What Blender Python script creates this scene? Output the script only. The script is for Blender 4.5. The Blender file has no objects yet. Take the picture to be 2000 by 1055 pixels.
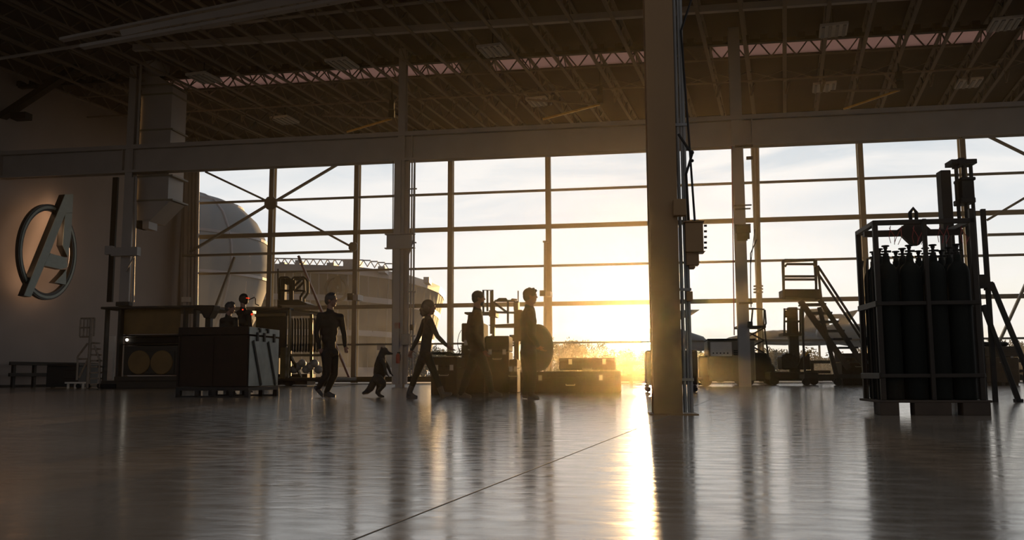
import bpy, math, random
from math import sin, cos, pi, radians, sqrt, atan2
from mathutils import Vector, Matrix
random.seed(7)
V = Vector
# ------------------------------------------------------------------ camera
CX, CY, FPX, PITCH, ROLL, CAMH = 1000.0, 527.5, 1740.0, 0.1173, -0.0038, 0.42
WYAW, WD = 0.1615, 43.2                       # glass wall: turn and distance
scn = bpy.context.scene
col = scn.collection
_r0, _u0, _f0 = V((1, 0, 0)), V((0, -sin(PITCH), cos(PITCH))), V((0, cos(PITCH), sin(PITCH)))
_r = _r0*cos(ROLL) + _u0*sin(ROLL)
_u = _u0*cos(ROLL) - _r0*sin(ROLL)
CAM = V((0, 0, CAMH))
cd = bpy.data.cameras.new('camera'); cam = bpy.data.objects.new('camera', cd); col.objects.link(cam)
cam.matrix_world = Matrix(((_r.x, _u.x, -_f0.x, 0), (_r.y, _u.y, -_f0.y, 0), (_r.z, _u.z, -_f0.z, CAMH), (0, 0, 0, 1)))
cd.sensor_width = 36; cd.lens = FPX/2000*36; cd.clip_start = .05; cd.clip_end = 3000
scn.camera = cam

def ray(px, py): return _r*((px-CX)/FPX) + _u*((CY-py)/FPX) + _f0
def PL(px, py, o, n):
    d = ray(px, py); return CAM + d*(((V(o)-CAM).dot(n))/d.dot(n))
def D(px, py, d): return PL(px, py, V((0, d, 0)), V((0, 1, 0)))
def Hz(px, py, z): return PL(px, py, V((0, 0, z)), V((0, 0, 1)))
SUN_PX = (1263, 664)
SUN = ray(*SUN_PX).normalized()
# ------------------------------------------------------------------ world
SUN_E = 6.0; HAZE = .00048; HG = .94
scn.view_settings.view_transform = 'Standard'; scn.view_settings.look = 'None'
scn.view_settings.gamma = 1.0; scn.view_settings.use_curve_mapping = False
scn.view_settings.exposure = 0.0
w = bpy.data.worlds.new('dusk_sky'); scn.world = w; w.use_nodes = True
N = w.node_tree.nodes; Lk = w.node_tree.links; N.clear()
def nd(t, **k):
    n = N.new(t)
    for a, b in k.items():
        if a == 'op': n.operation = b
        else: setattr(n, a, b)
    return n
def mth(op, a, b=None, c=None, clamp=False):
    n = N.new('ShaderNodeMath'); n.operation = op; n.use_clamp = clamp
    for i, x in enumerate((a, b, c)):
        if x is None: continue
        if isinstance(x, (int, float)): n.inputs[i].default_value = x
        else: Lk.new(x, n.inputs[i])
    return n.outputs[0]
def mixc(fac, a, b, mode='MIX'):
    n = N.new('ShaderNodeMix'); n.data_type = 'RGBA'; n.blend_type = mode; n.clamp_result = False
    for s, x in ((0, fac), (6, a), (7, b)):
        if isinstance(x, (int, float)): n.inputs[s].default_value = x
        elif isinstance(x, tuple): n.inputs[s].default_value = (*x, 1)
        else: Lk.new(x, n.inputs[s])
    return n.outputs[2]
tc = nd('ShaderNodeTexCoord'); sep = nd('ShaderNodeSeparateXYZ'); Lk.new(tc.outputs['Generated'], sep.inputs[0])
ramp = nd('ShaderNodeValToRGB'); Lk.new(sep.outputs[2], ramp.inputs[0])
el = ramp.color_ramp.elements
for p, c in ((0.0, (.60, .50, .36)), (.02, (.98, .90, .72)), (.09, (.97, .95, .88)), (.17, (.80, .83, .85)), (.27, (.62, .70, .76)), (.6, (.30, .37, .45)), (1, (.20, .26, .34))):
    e = el.new(p) if p not in (0.0, 1) else el[0 if p == 0.0 else -1]; e.position = p; e.color = (*c, 1)
dt = nd('ShaderNodeVectorMath', op='DOT_PRODUCT'); Lk.new(tc.outputs['Generated'], dt.inputs[0]); dt.inputs[1].default_value = SUN
dot = dt.outputs['Value']
back = nd('ShaderNodeMapRange'); Lk.new(dot, back.inputs[0])
for i, x in enumerate((-.2, .80, 0.0, 1.0)): back.inputs[i+1].default_value = x
mp = nd('ShaderNodeMapping'); mp.inputs['Scale'].default_value = (2.2, 2.2, 11); Lk.new(tc.outputs['Generated'], mp.inputs[0])
no = nd('ShaderNodeTexNoise'); no.inputs['Scale'].default_value = 1.9; no.inputs['Detail'].default_value = 6; no.inputs['Distortion'].default_value = .6
Lk.new(mp.outputs[0], no.inputs['Vector'])
cl = nd('ShaderNodeMapRange'); Lk.new(no.outputs[0], cl.inputs[0])
for i, x in enumerate((.42, .62, 0, 1)): cl.inputs[i+1].default_value = x
skyc = mixc(mth('MULTIPLY', cl.outputs[0], .85), ramp.outputs[0], (.97, .95, .92))
skyc = mixc(1.0, skyc, mixc(back.outputs[0], (.37, .37, .40), (1, 1, 1)), 'MULTIPLY')
dpos = mth('MAXIMUM', dot, 0.0)
g1 = mth('MULTIPLY', mth('POWER', dpos, 40.0), .07)
g2 = mth('MULTIPLY', mth('POWER', dpos, 1200.0), .8)
g3 = mth('MULTIPLY', mth('GREATER_THAN', dot, cos(radians(.32))), 60.0)
up = mth('GREATER_THAN', sep.outputs[2], 0.0)
skyc = mixc(1.0, skyc, mixc(1.0, (1.0, .78, .42), g1, 'MULTIPLY'), 'ADD')
skyc = mixc(1.0, skyc, mixc(1.0, (1.0, .80, .45), g2, 'MULTIPLY'), 'ADD')
skyc = mixc(1.0, skyc, mixc(1.0, (1.0, .85, .55), g3, 'MULTIPLY'), 'ADD')
skyc = mixc(up, (.10, .08, .06), skyc)
bg = nd('ShaderNodeBackground'); wo = nd('ShaderNodeOutputWorld'); Lk.new(skyc, bg.inputs[0]); Lk.new(bg.outputs[0], wo.inputs[0])
sl = bpy.data.lights.new('sun', 'SUN'); sl.energy = SUN_E; sl.color = (1.0, .60, .24); sl.angle = radians(.55)
so = bpy.data.objects.new('sun', sl); col.objects.link(so)
so.rotation_euler = (-SUN).to_track_quat('-Z', 'Y').to_euler(); so.location = (0, 0, 30)

# ------------------------------------------------------------------ materials
def lin(h):
    r = []
    for i in (0, 2, 4):
        c = int(h[i:i+2], 16)/255; r.append(c/12.92 if c <= .04045 else ((c+.055)/1.055)**2.4)
    return tuple(r)
MATS = {}
def mat(name, hexc, rough=.6, metal=0.0, var=.18, scale=6.0, bump=0.0, spec=.5, emit=None):
    if name in MATS: return MATS[name]
    m = bpy.data.materials.new(name); m.use_nodes = True; t = m.node_tree; b = t.nodes['Principled BSDF']
    c = lin(hexc)
    tx = t.nodes.new('ShaderNodeTexCoord'); n = t.nodes.new('ShaderNodeTexNoise'); n.inputs['Scale'].default_value = scale; n.inputs['Detail'].default_value = 5
    t.links.new(tx.outputs['Object'], n.inputs['Vector'])
    rp = t.nodes.new('ShaderNodeValToRGB'); t.links.new(n.outputs[0], rp.inputs[0])
    rp.color_ramp.elements[0].position = .3; rp.color_ramp.elements[1].position = .7
    rp.color_ramp.elements[0].color = (*[x*(1-var) for x in c], 1); rp.color_ramp.elements[1].color = (*[min(1, x*(1+var)) for x in c], 1)
    t.links.new(rp.outputs[0], b.inputs['Base Color'])
    b.inputs['Roughness'].default_value = rough; b.inputs['Metallic'].default_value = metal; b.inputs['Specular IOR Level'].default_value = spec
    if bump:
        bm = t.nodes.new('ShaderNodeBump'); bm.inputs['Strength'].default_value = bump; bm.inputs['Distance'].default_value = .02
        t.links.new(n.outputs[0], bm.inputs['Height']); t.links.new(bm.outputs[0], b.inputs['Normal'])
    if emit: b.inputs['Emission Color'].default_value = (*lin(emit[0]), 1); b.inputs['Emission Strength'].default_value = emit[1]
    MATS[name] = m; return m
M_wall = mat('painted_wall', '8a807a', .75, var=.06, scale=.7)
M_beam = mat('painted_steel', '8d8782', .5, var=.06, scale=1.5)
M_steel = mat('grey_steel', '7d7a74', .5, var=.08)
M_frame = mat('window_metal', '6b6455', .5, var=.06)
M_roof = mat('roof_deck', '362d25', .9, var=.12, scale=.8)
M_joist = mat('joist_steel', '6a5f54', .7, var=.08)
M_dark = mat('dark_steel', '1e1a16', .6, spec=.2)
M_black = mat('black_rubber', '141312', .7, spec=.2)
M_pillar = mat('pillar_paint_glow', '7a5a30', .55, var=.06, scale=1)  # paint raised and warmed to carry the sun's golden glow
M_ply = mat('plywood', '7a5a34', .7, scale=3)
M_wood = mat('pallet_wood', '3a2c1e', .8, scale=5)
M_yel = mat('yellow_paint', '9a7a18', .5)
M_red = mat('red_paint', '8c1f14', .5)
M_white = mat('white_paint', 'b8b4ac', .5, var=.05)
M_alu = mat('aluminium', '8e9492', .35, .7, var=.1)
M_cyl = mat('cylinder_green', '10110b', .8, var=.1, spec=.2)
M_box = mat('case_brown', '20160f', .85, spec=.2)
M_gse = mat('equipment_grey', '5c5648', .6, var=.08)
M_conc = mat('apron_concrete', '8a8072', .8, scale=.5)
M_foli = mat('tree_leaves', '4a4628', .8, scale=.5)
M_bark = mat('bark', '4a3a28', .9)
M_jet = mat('aircraft_grey', '4c4a45', .55, scale=.6)

# ------------------------------------------------------------------ mesh builder
class MB:
    def __init__(s): s.v = []; s.f = []; s.sm = False
    def add(s, vs, fs):
        o = len(s.v); s.v += [tuple(x) for x in vs]; s.f += [tuple(i+o for i in f) for f in fs]; return s
    def box(s, x0, x1, y0, y1, z0, z1):
        return s.add([(x, y, z) for x in (x0, x1) for y in (y0, y1) for z in (z0, z1)],
                     [(0, 1, 3, 2), (4, 6, 7, 5), (0, 4, 5, 1), (2, 3, 7, 6), (0, 2, 6, 4), (1, 5, 7, 3)])
    def bar(s, p, q, w, h=None, up=V((0, 0, 1))):
        p, q = V(p), V(q); h = h or w; d = (q-p)
        if d.length < 1e-6: return s
        d.normalize()
        if abs(d.dot(up)) > .98: up = V((0, 1, 0))
        a = d.cross(up).normalized()*(w/2); b = a.cross(d).normalized()*(h/2)
        vs = [p-a-b, p+a-b, p+a+b, p-a+b, q-a-b, q+a-b, q+a+b, q-a+b]
        return s.add(vs, [(0, 3, 2, 1), (4, 5, 6, 7), (0, 1, 5, 4), (1, 2, 6, 5), (2, 3, 7, 6), (3, 0, 4, 7)])
    def ring(s, c, a, b, n): return [V(c)+a*cos(2*pi*i/n)+b*sin(2*pi*i/n) for i in range(n)]
    def tube(s, pts, r, n=8, cap=True):
        pts = [V(p) for p in pts]; rs = r if isinstance(r, (list, tuple)) else [r]*len(pts)
        o = len(s.v); prev = None
        for i, p in enumerate(pts):
            t = (pts[min(i+1, len(pts)-1)]-pts[max(i-1, 0)])
            t = t.normalized() if t.length > 1e-9 else V((0, 0, 1))
            if prev is None:
                u = V((0, 0, 1)) if abs(t.z) < .9 else V((1, 0, 0)); a = t.cross(u).normalized()
            else:
                a = prev - t*prev.dot(t); a = a.normalized() if a.length > 1e-6 else prev
            prev = a; b = t.cross(a)
            s.v += [tuple(x) for x in s.ring(p, a*rs[i], b*rs[i], n)]
        for i in range(len(pts)-1):
            for j in range(n):
                k = (j+1) % n; s.f.append((o+i*n+j, o+i*n+k, o+(i+1)*n+k, o+(i+1)*n+j))
        if cap:
            s.f.append(tuple(o+j for j in reversed(range(n)))); s.f.append(tuple(o+(len(pts)-1)*n+j for j in range(n)))
        return s
    def lathe(s, c, prof, n=20):
        c = V(c); o = len(s.v)
        for r, z in prof: s.v += [tuple(c+V((max(r, 1e-4)*cos(2*pi*i/n), max(r, 1e-4)*sin(2*pi*i/n), z))) for i in range(n)]
        for i in range(len(prof)-1):
            for j in range(n):
                k = (j+1) % n; s.f.append((o+i*n+j, o+i*n+k, o+(i+1)*n+k, o+(i+1)*n+j))
        s.f.append(tuple(o+j for j in reversed(range(n)))); s.f.append(tuple(o+(len(prof)-1)*n+j for j in range(n)))
        return s
    def ell(s, c, r, n=12, m=8, rot=None):
        c = V(c); r = r if isinstance(r, (tuple, list)) else (r, r, r); o = len(s.v)
        for i in range(1, m):
            t = pi*i/m
            for j in range(n):
                p = V((r[0]*sin(t)*cos(2*pi*j/n), r[1]*sin(t)*sin(2*pi*j/n), r[2]*cos(t)))
                if rot: p = rot @ p
                s.v.append(tuple(c+p))
        for z in (1, -1):
            p = V((0, 0, z*r[2]));  p = rot @ p if rot else p; s.v.append(tuple(c+p))
        for i in range(m-2):
            for j in range(n):
                k = (j+1) % n; s.f.append((o+i*n+j, o+(i+1)*n+j, o+(i+1)*n+k, o+i*n+k))
        t0 = o+(m-1)*n
        for j in range(n):
            k = (j+1) % n; s.f.append((t0, o+j, o+k)); s.f.append((t0+1, o+(m-2)*n+k, o+(m-2)*n+j))
        return s
    def prism(s, poly, a, b):
        """poly: list of points (3D) front; shifted by vectors a (front) and b (back)"""
        n = len(poly); vs = [V(p)+V(a) for p in poly]+[V(p)+V(b) for p in poly]
        return s.add(vs, [tuple(range(n)), tuple(n+i for i in reversed(range(n)))]+[(i, i+n, (i+1) % n+n, (i+1) % n) for i in range(n)])
    def chain(s, pts, n=10):
        """capsule chain: pts = [(vec, radius)], tapering spheres and cones, for remeshed bodies"""
        for i, (p, r) in enumerate(pts):
            s.ell(p, r, n, 8)
            if i: s.tube([pts[i-1][0], p], [pts[i-1][1], r], n)
        return s

def obj(name, mb, m, parent=None, smooth=False, bev=0.0, kind=None, label=None, remesh=0.0):
    me = bpy.data.meshes.new(name); me.from_pydata([tuple(v) for v in mb.v], [], mb.f); me.update()
    if smooth or remesh: me.shade_smooth()
    me.materials.append(m)
    o = bpy.data.objects.new(name, me); col.objects.link(o)
    if parent is not None: o.parent = parent
    if bev:
        b = o.modifiers.new('bevel', 'BEVEL'); b.width = bev; b.segments = 1; b.limit_method = 'ANGLE'
    if remesh:
        r = o.modifiers.new('remesh', 'REMESH'); r.mode = 'VOXEL'; r.voxel_size = remesh; r.use_smooth_shade = True
        q = o.modifiers.new('smooth', 'SMOOTH'); q.iterations = 5; q.factor = .5
    if kind: o['kind'] = kind
    if label: o['label'] = label
    return o
def tag(o, label, cat, group=None, kind=None):
    o['label'] = label; o['category'] = cat
    if group: o['group'] = group
    if kind: o['kind'] = kind
    return o
class Frame:
    """a local frame: u along the thing's front (to the right), v away from the camera, z up"""
    def __init__(s, px, d, th=WYAW, z=0.0, py=745):
        p = D(px, py, d); s.o = V((p.x, d, z)); s.e1 = V((cos(th), -sin(th), 0)); s.e2 = V((sin(th), cos(th), 0)); s.th = th
    def L(s, px, py, v=0.0):
        p = PL(px, py, s.o+s.e2*v, s.e2)-s.o
        return V((p.dot(s.e1), p.dot(s.e2), p.z))
def thing(name, label, cat, fr, group=None):
    o = bpy.data.objects.new(name, None); col.objects.link(o); o.location = fr.o; o.rotation_euler = (0, 0, -fr.th); o.empty_display_size = .2
    return tag(o, label, cat, group)
def pb(mb, fr, x0, y0, x1, y1, v0, v1):
    a = fr.L(x0, y1, v0); b = fr.L(x1, y0, v0)
    return mb.box(min(a.x, b.x), max(a.x, b.x), v0, v1, max(0, a.z), b.z)
def pt(fr, pts, v=0.0): return [fr.L(p[0], p[1], p[2] if len(p) > 2 else v) for p in pts]
def copy_tree(o, parent=None):
    c = o.copy(); col.objects.link(c)
    if parent is not None: c.parent = parent
    for ch in list(o.children): copy_tree(ch, c)
    return c
# ------------------------------------------------------------------ wall frame
A1 = V((cos(WYAW), -sin(WYAW), 0)); A2 = V((sin(WYAW), cos(WYAW), 0)); WO = V((0, WD, 0))
def Wp(px, py, off=0.0): return PL(px, py, WO-A2*off, A2)
def Wu(px, off=0.0, py=500): return (Wp(px, py, off)-WO).dot(A1)
WF = Frame(1000, WD); WF.o = WO
def wfr(off=0.0):
    f = Frame(1000, WD); f.o = WO-A2*off; return f
def wroot(name, label, cat, u, v, group=None):
    f = wfr(); f.o = WO+A1*u+A2*v; return thing(name, label, cat, f, group), f
DV = V((.3046, 1, 0)).normalized()             # run of the roof joists and of the side wall
SN = V((-DV.y, DV.x, 0))                        # side wall's normal, pointing left/out
# ------------------------------------------------------------------ the setting
def sobj(name, mb, m, kind='structure', off=0.0, parent=None, label=None, cat=None, group=None, **k):
    o = obj(name, mb, m, parent, **k)
    if parent is None: o.location = WO-A2*off; o.rotation_euler = (0, 0, -WYAW)
    if kind and parent is None: o['kind'] = kind
    if label: o['label'] = label
    if cat: o['category'] = cat
    if group: o['group'] = group
    return o
def uz(px, py, off=0.0):
    p = Wp(px, py, off)-(WO-A2*off); return p.dot(A1), p.z
# floor: polished concrete with joints
def floor_mat():
    m = bpy.data.materials.new('polished_concrete'); m.use_nodes = True; t = m.node_tree; b = t.nodes['Principled BSDF']; L = t.links
    tx = t.nodes.new('ShaderNodeTexCoord')
    def noise(sc, det, scale3=(1, 1, 1)):
        mpn = t.nodes.new('ShaderNodeMapping'); mpn.inputs['Scale'].default_value = scale3; L.new(tx.outputs['Object'], mpn.inputs[0])
        n = t.nodes.new('ShaderNodeTexNoise'); n.inputs['Scale'].default_value = sc; n.inputs['Detail'].default_value = det; L.new(mpn.outputs[0], n.inputs['Vector']); return n.outputs[0]
    def rng(x, a, b2, c, d):
        n = t.nodes.new('ShaderNodeMapRange'); L.new(x, n.inputs[0])
        for i, q in enumerate((a, b2, c, d)): n.inputs[i+1].default_value = q
        return n.outputs[0]
    n1 = noise(.9, 6); n2 = noise(5, 5, (1, 2.2, 1)); n3 = noise(26, 3)
    cr = t.nodes.new('ShaderNodeValToRGB'); L.new(n1, cr.inputs[0]); cr.color_ramp.elements[0].position = .3; cr.color_ramp.elements[1].position = .75
    cr.color_ramp.elements[0].color = (*lin('6a5e50'), 1); cr.color_ramp.elements[1].color = (*lin('8a7c6c'), 1)
    L.new(cr.outputs[0], b.inputs['Base Color'])
    L.new(rng(n2, .3, .7, .10, .22), b.inputs['Roughness'])
    b.inputs['Specular IOR Level'].default_value = .95
    bm = t.nodes.new('ShaderNodeBump'); bm.inputs['Strength'].default_value = .12; bm.inputs['Distance'].default_value = .012
    mx = t.nodes.new('ShaderNodeMath'); mx.operation = 'ADD'; L.new(n2, mx.inputs[0]); m3 = t.nodes.new('ShaderNodeMath'); m3.operation = 'MULTIPLY'; L.new(n3, m3.inputs[0]); m3.inputs[1].default_value = .12; L.new(m3.outputs[0], mx.inputs[1])
    L.new(mx.outputs[0], bm.inputs['Height']); L.new(bm.outputs[0], b.inputs['Normal'])
    return m
mb = MB(); mb.box(-60, 60, -58, 0.4, -.3, 0); sobj('floor', mb, floor_mat())
mj = mat('joint_filler', '5a5046', .8); mb = MB()
p0 = Hz(690, 1055, 0); p1 = Hz(1110, 890, 0); dj = (p1-p0).normalized()
mb.bar(p0-dj*3+V((0, 0, .0005)), p1+dj*22+V((0, 0, .0005)), .004, .002); obj('trim_4', mb, mj, kind='structure')
mb = MB(); mb.box(-300, 400, .5, 520, -.5, -.12); sobj('ground', mb, M_conc)
# window wall -------------------------------------------------------
def glass_mat():
    m = bpy.data.materials.new('dusty_glass'); m.use_nodes = True; t = m.node_tree; t.nodes.clear(); L = t.links
    out = t.nodes.new('ShaderNodeOutputMaterial'); tr = t.nodes.new('ShaderNodeBsdfTransparent'); gl = t.nodes.new('ShaderNodeBsdfGlossy'); gl.inputs['Roughness'].default_value = .03
    tl = t.nodes.new('ShaderNodeBsdfTranslucent'); tl.inputs[0].default_value = (.50, .50, .50, 1)
    fr = t.nodes.new('ShaderNodeFresnel'); fr.inputs[0].default_value = 1.35
    tx = t.nodes.new('ShaderNodeTexCoord'); n = t.nodes.new('ShaderNodeTexNoise'); n.inputs['Scale'].default_value = .9; n.inputs['Detail'].default_value = 7; L.new(tx.outputs['Object'], n.inputs['Vector'])
    sp = t.nodes.new('ShaderNodeSeparateXYZ'); L.new(tx.outputs['Object'], sp.inputs[0])
    mr = t.nodes.new('ShaderNodeMapRange'); L.new(sp.outputs[2], mr.inputs[0])     # dust lies thicker near the ground
    for i, q in enumerate((0, 7, 1, .12)): mr.inputs[i+1].default_value = q
    a = t.nodes.new('ShaderNodeMath'); a.operation = 'MULTIPLY'; L.new(n.outputs[0], a.inputs[0]); L.new(mr.outputs[0], a.inputs[1])
    c = t.nodes.new('ShaderNodeMath'); c.operation = 'MULTIPLY'; L.new(a.outputs[0], c.inputs[0]); c.inputs[1].default_value = .19
    m1 = t.nodes.new('ShaderNodeMixShader'); L.new(c.outputs[0], m1.inputs[0]); L.new(tr.outputs[0], m1.inputs[1]); L.new(tl.outputs[0], m1.inputs[2])
    m2 = t.nodes.new('ShaderNodeMixShader'); L.new(fr.outputs[0], m2.inputs[0]); L.new(m1.outputs[0], m2.inputs[1]); L.new(gl.outputs[0], m2.inputs[2])
    L.new(m2.outputs[0], out.inputs[0]); return m
M_glass = glass_mat()
TZ = [1.95, 3.82, 5.67, 7.606, 9.40]; TT = [.09, .20, .10, .21, .10]; WTOP = 12.0
MX = [374, 528, 695, 879.5, 1071.5, 1274, 1480, 1689.5, 1892.5, 2098]
MU = [Wu(x) for x in MX]
for i in range(len(MU)-1):
    mb = MB(); a, b = MU[i], MU[i+1]
    for z, tk in zip(TZ, TT): mb.box(a+.05, b-.05, -.10, .06, z-tk/2, z+tk/2)
    wroot_o = sobj('window_%d' % (i+1), mb, M_frame)
    g = MB(); zs = [.36]+TZ+[WTOP]
    for z0, z1 in zip(zs, zs[1:]): g.add([(a, 0.01, z0), (b, 0.01, z0), (b, 0.01, z1), (a, 0.01, z1)], [(0, 1, 2, 3)])
    obj('pane', g, M_glass, wroot_o)
for i, u in enumerate(MU):
    mb = MB(); mb.box(u-.12, u+.12, -.12, -.04, 0.05, WTOP); mb.box(u-.03, u+.03, -.04, .22, 0.05, WTOP); mb.box(u-.12, u+.12, .22, .27, 0.05, WTOP)
    sobj('window_post', mb, M_frame, label='tall steel post between two bays of the window wall', group='posts of the window wall')
mb = MB(); mb.box(MU[0]-.2, MU[-1]+4, -.15, .3, .10, .36); sobj('baseboard_back', mb, M_dark)
mb = MB(); mb.box(MU[0]-.2, MU[-1]+4, -.35, -.25, 0, .03); sobj('trim_1', mb, M_dark)
mb = MB(); mb.box(-19, MU[0]-.12, -.05, .3, 0, 14); sobj('wall_back', mb, M_wall)
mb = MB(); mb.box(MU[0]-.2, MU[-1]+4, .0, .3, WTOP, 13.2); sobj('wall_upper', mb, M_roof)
# main girder in front of the columns: an I section
GO = 11.5
mb = MB(); zb = uz(1000, 304.5, GO)[1]; zt = uz(1000, 247, GO)[1]
mb.box(-30, 26, .12, .20, zb, zt); mb.box(-30, 26, -.05, .4, zt-.16, zt); mb.box(-30, 26, -.05, .4, zb, zb+.09)
for pxx in (240, 785, 1448): u = Wu(pxx, GO, 280); mb.box(u-.02, u+.02, -.02, .12, zb+.09, zt-.16); mb.box(u+.36, u+.40, -.02, .12, zb+.09, zt-.16)
sobj('girder', mb, M_beam, off=GO, label='long grey steel girder running above the whole window wall', cat='girder', kind='structure')
# side wall on the left -----------------------------------------------
C0 = Wp(352, 700, 0); C0.z = 0; INN = V((DV.y, -DV.x, 0))
def Lw(px, py, off=0.0): return PL(px, py, C0+INN*off, INN)
def lroot(name, m, mb, **k):          # mesh in side-wall coords: s along the wall from the corner to the camera, o out of the wall, z
    o = obj(name, mb, m, **k); o.matrix_world = Matrix(((-DV.x, INN.x, 0, C0.x), (-DV.y, INN.y, 0, C0.y), (0, 0, 1, 0), (0, 0, 0, 1))); return o
def sz(px, py, off=0.0):
    p = Lw(px, py, off)-(C0+INN*off); return -p.dot(DV), p.z
mb = MB(); mb.box(0, 34, -.3, 0, 0, 14); lroot('wall_left', M_wall, mb, kind='structure')
mb = MB(); mb.box(0, 34, 0, .02, 0, .10); lroot('baseboard_left', M_dark, mb, kind='structure')
# roof --------------------------------------------------------------
RZ = 12.75
def roof_pt(px, py, z): p = Hz(px, py, z)-WO; return p.dot(A1), p.dot(A2)
sk0 = roof_pt(1270, 123, RZ)[1]; sk1 = roof_pt(1270, 99, RZ)[1]
SK = [(345, 905), (960, 1268), (1392, 1900), (1965, 2120)]
mb = MB(); mb.box(-34, 34, sk0, .3, RZ, RZ+.25); mb.box(-34, 34, -30, sk1, RZ, RZ+.25)
us = []
for a, b in SK: us += [Hz(a, 185-(a-345)*.095 if a < 1300 else 92, RZ), Hz(b, 140 if b < 950 else 110, RZ)]
ul = [(p-WO).dot(A1) for p in us]
gaps = [-34]+ul+[34]
for a, b in zip(gaps[0::2], gaps[1::2]):
    if b > a: mb.box(a, b, sk1, sk0, RZ, RZ+.25)
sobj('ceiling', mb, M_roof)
def sky_mat():
    m = bpy.data.materials.new('skylight_sheet'); m.use_nodes = True; t = m.node_tree; t.nodes.clear()
    out = t.nodes.new('ShaderNodeOutputMaterial'); tl = t.nodes.new('ShaderNodeBsdfTranslucent'); tl.inputs[0].default_value = (.62, .44, .38, 1)  # pink of the dusk light tinted into the sheet
    t.links.new(tl.outputs[0], out.inputs[0]); return m
M_sky = sky_mat()
for k in range(4):
    mb = MB(); mb.box(ul[2*k], ul[2*k+1], sk1, sk0, RZ+.05, RZ+.10)
    sobj('skylight', mb, M_sky, label='narrow daylight panel tinted dusk pink in the dark roof, %s' % ['longest, at the left', 'just left of the big pillar', 'between the big pillar and the right edge', 'cut by the right edge of the view'][k], cat='skylight', group='roof daylight panels')
# joists
JZ0, JZ1 = 12.1, 12.7
def joist_mesh(long=23.0, n=18, diag=True):
    mb = MB(); e = V((0, 1, 0))
    mb.bar((0, 0, JZ1-.04), (0, -long, JZ1-.04), .13, .06); mb.bar((0, 0, JZ0), (0, -long, JZ0), .13, .06)
    for i in range(n):
        y0 = -long*i/n; y1 = -long*(i+.5)/n; y2 = -long*(i+1)/n
        mb.bar((0, y0, JZ0), (0, y1, JZ1-.04), .035); mb.bar((0, y1, JZ1-.04), (0, y2, JZ0), .035)
    return mb
jang = atan2(DV.x, DV.y)
j0 = Hz(1533, 170, JZ0)
jo = None
for i in range(-21, 9):
    base = j0+V((1, 0, 0))*(i*1.42)
    t = ((WO-base).dot(A2)-.05)/DV.dot(A2); e = base+DV*t
    if jo is None: jo = obj('roof_joist', joist_mesh(), M_joist); o = jo; tag(o, 'open web steel joist carrying the dark hangar roof', 'joist', 'roof joists'); o['kind'] = 'structure'
    else: o = jo.copy(); col.objects.link(o)
    o.location = (e.x, e.y, 0); o.rotation_euler = (0, 0, -jang)
# bridging between joists (crosses)
bo = None
for i in range(-21, 8):
    b0 = j0+V((1, 0, 0))*(i*1.42)
    p = b0+DV*.6; q = p+V((1.42, 0, 0))
    t1 = (WO-p).dot(A2); off = 6.6
    p = p+DV*((t1-off)/DV.dot(A2)); q = p+A1*(1.42*DV.y/(A1.x*DV.y-A1.y*DV.x))
    if bo is None:
        mb = MB(); d = q-p; mb.bar((0, 0, JZ0+.03), (d.x, d.y, JZ1-.1), .03); mb.bar((0, 0, JZ1-.1), (d.x, d.y, JZ0+.03), .03)
        mb.bar((0, 0, JZ0+.05), (0, 0, JZ0-.5), .035); mb.bar((.02, 0, JZ0-.5), (.22, .1, JZ0+.02), .07); bo = obj('joist_bridging', mb, M_joist); o = bo; tag(o, 'thin crossed steel bars bracing two neighbouring roof joists', 'roof bracing', 'crossed bars between roof joists'); o['kind'] = 'structure'
    else: o = bo.copy(); col.objects.link(o)
    o.location = (p.x, p.y, 0)
# long members parallel to the wall
def lpar(name, z, off, w, h, m, label, u0=-30, u1=28, cat='beam', n=0):
    mb = MB(); mb.box(u0, u1, -w/2, w/2, z-h/2, z+h/2)
    for k in range(n):
        u = u0+(u1-u0)*(k+.5)/n; mb.box(u-.13, u+.13, -w/2-.08, w/2+.08, z-.02, z+.2)
    return sobj(name, mb, m, off=off, label=label, cat=cat)
off_t = 14.2; zt_ = uz(1000, 44, off_t)[1]
lpar('roof_tie', zt_, off_t, .2, .22, M_beam, 'light grey steel tube crossing high in front of the joists', u0=-11.5)
off_r = 10.8; zr = uz(1270, 94, off_r)[1]
lpar('crane_rail', zr, off_r, .2, .14, M_dark, 'dark overhead rail with small blocks along it', n=90)
sobj('purlin', MB().box(-24, 20, -.03, .03, JZ0-.08, JZ0-.02), M_joist, off=7.1, label='thin steel strap running under the roof joists', cat='purlin')
# roof truss along the skylight
mb = MB(); u = -17.0; st = .9; k = 0; tz0, tz1 = RZ-.62, RZ-.02
while u < 18:
    mb.bar((u, 0, tz1), (u+st/2, 0, tz0), .045); mb.bar((u+st/2, 0, tz0), (u+st, 0, tz1), .045); u += st
mb.bar((-17, 0, tz0), (18, 0, tz0), .06)
sobj('ceiling_truss', mb, M_joist, off=-(sk1-.3), kind='structure', label='zigzag steel truss along the roof daylight panels', cat='truss')
#@@OBJ
# ------------------------------------------------------------------ columns and wall services
def fr_at(off, px, th=WYAW, py=745):
    p = Wp(px, py, off); f = Frame(px, p.y, th); f.o = V((p.x, p.y, 0)); return f
def column(px, py0, label, top=12.6, wd=.26, flip=1):
    f = fr_at(GO, px); t = thing('steel_column', label, 'column', f, 'steel columns under the girder'); t['kind'] = 'structure'
    mb = MB(); a = wd/2
    mb.box(-a, a, -.02, 0, 0, top); mb.box(-.012, .012, 0, .3, 0, top); mb.box(-a, a, .3, .32, 0, top); obj('shaft', mb, M_beam, t)
    return t, f
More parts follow.
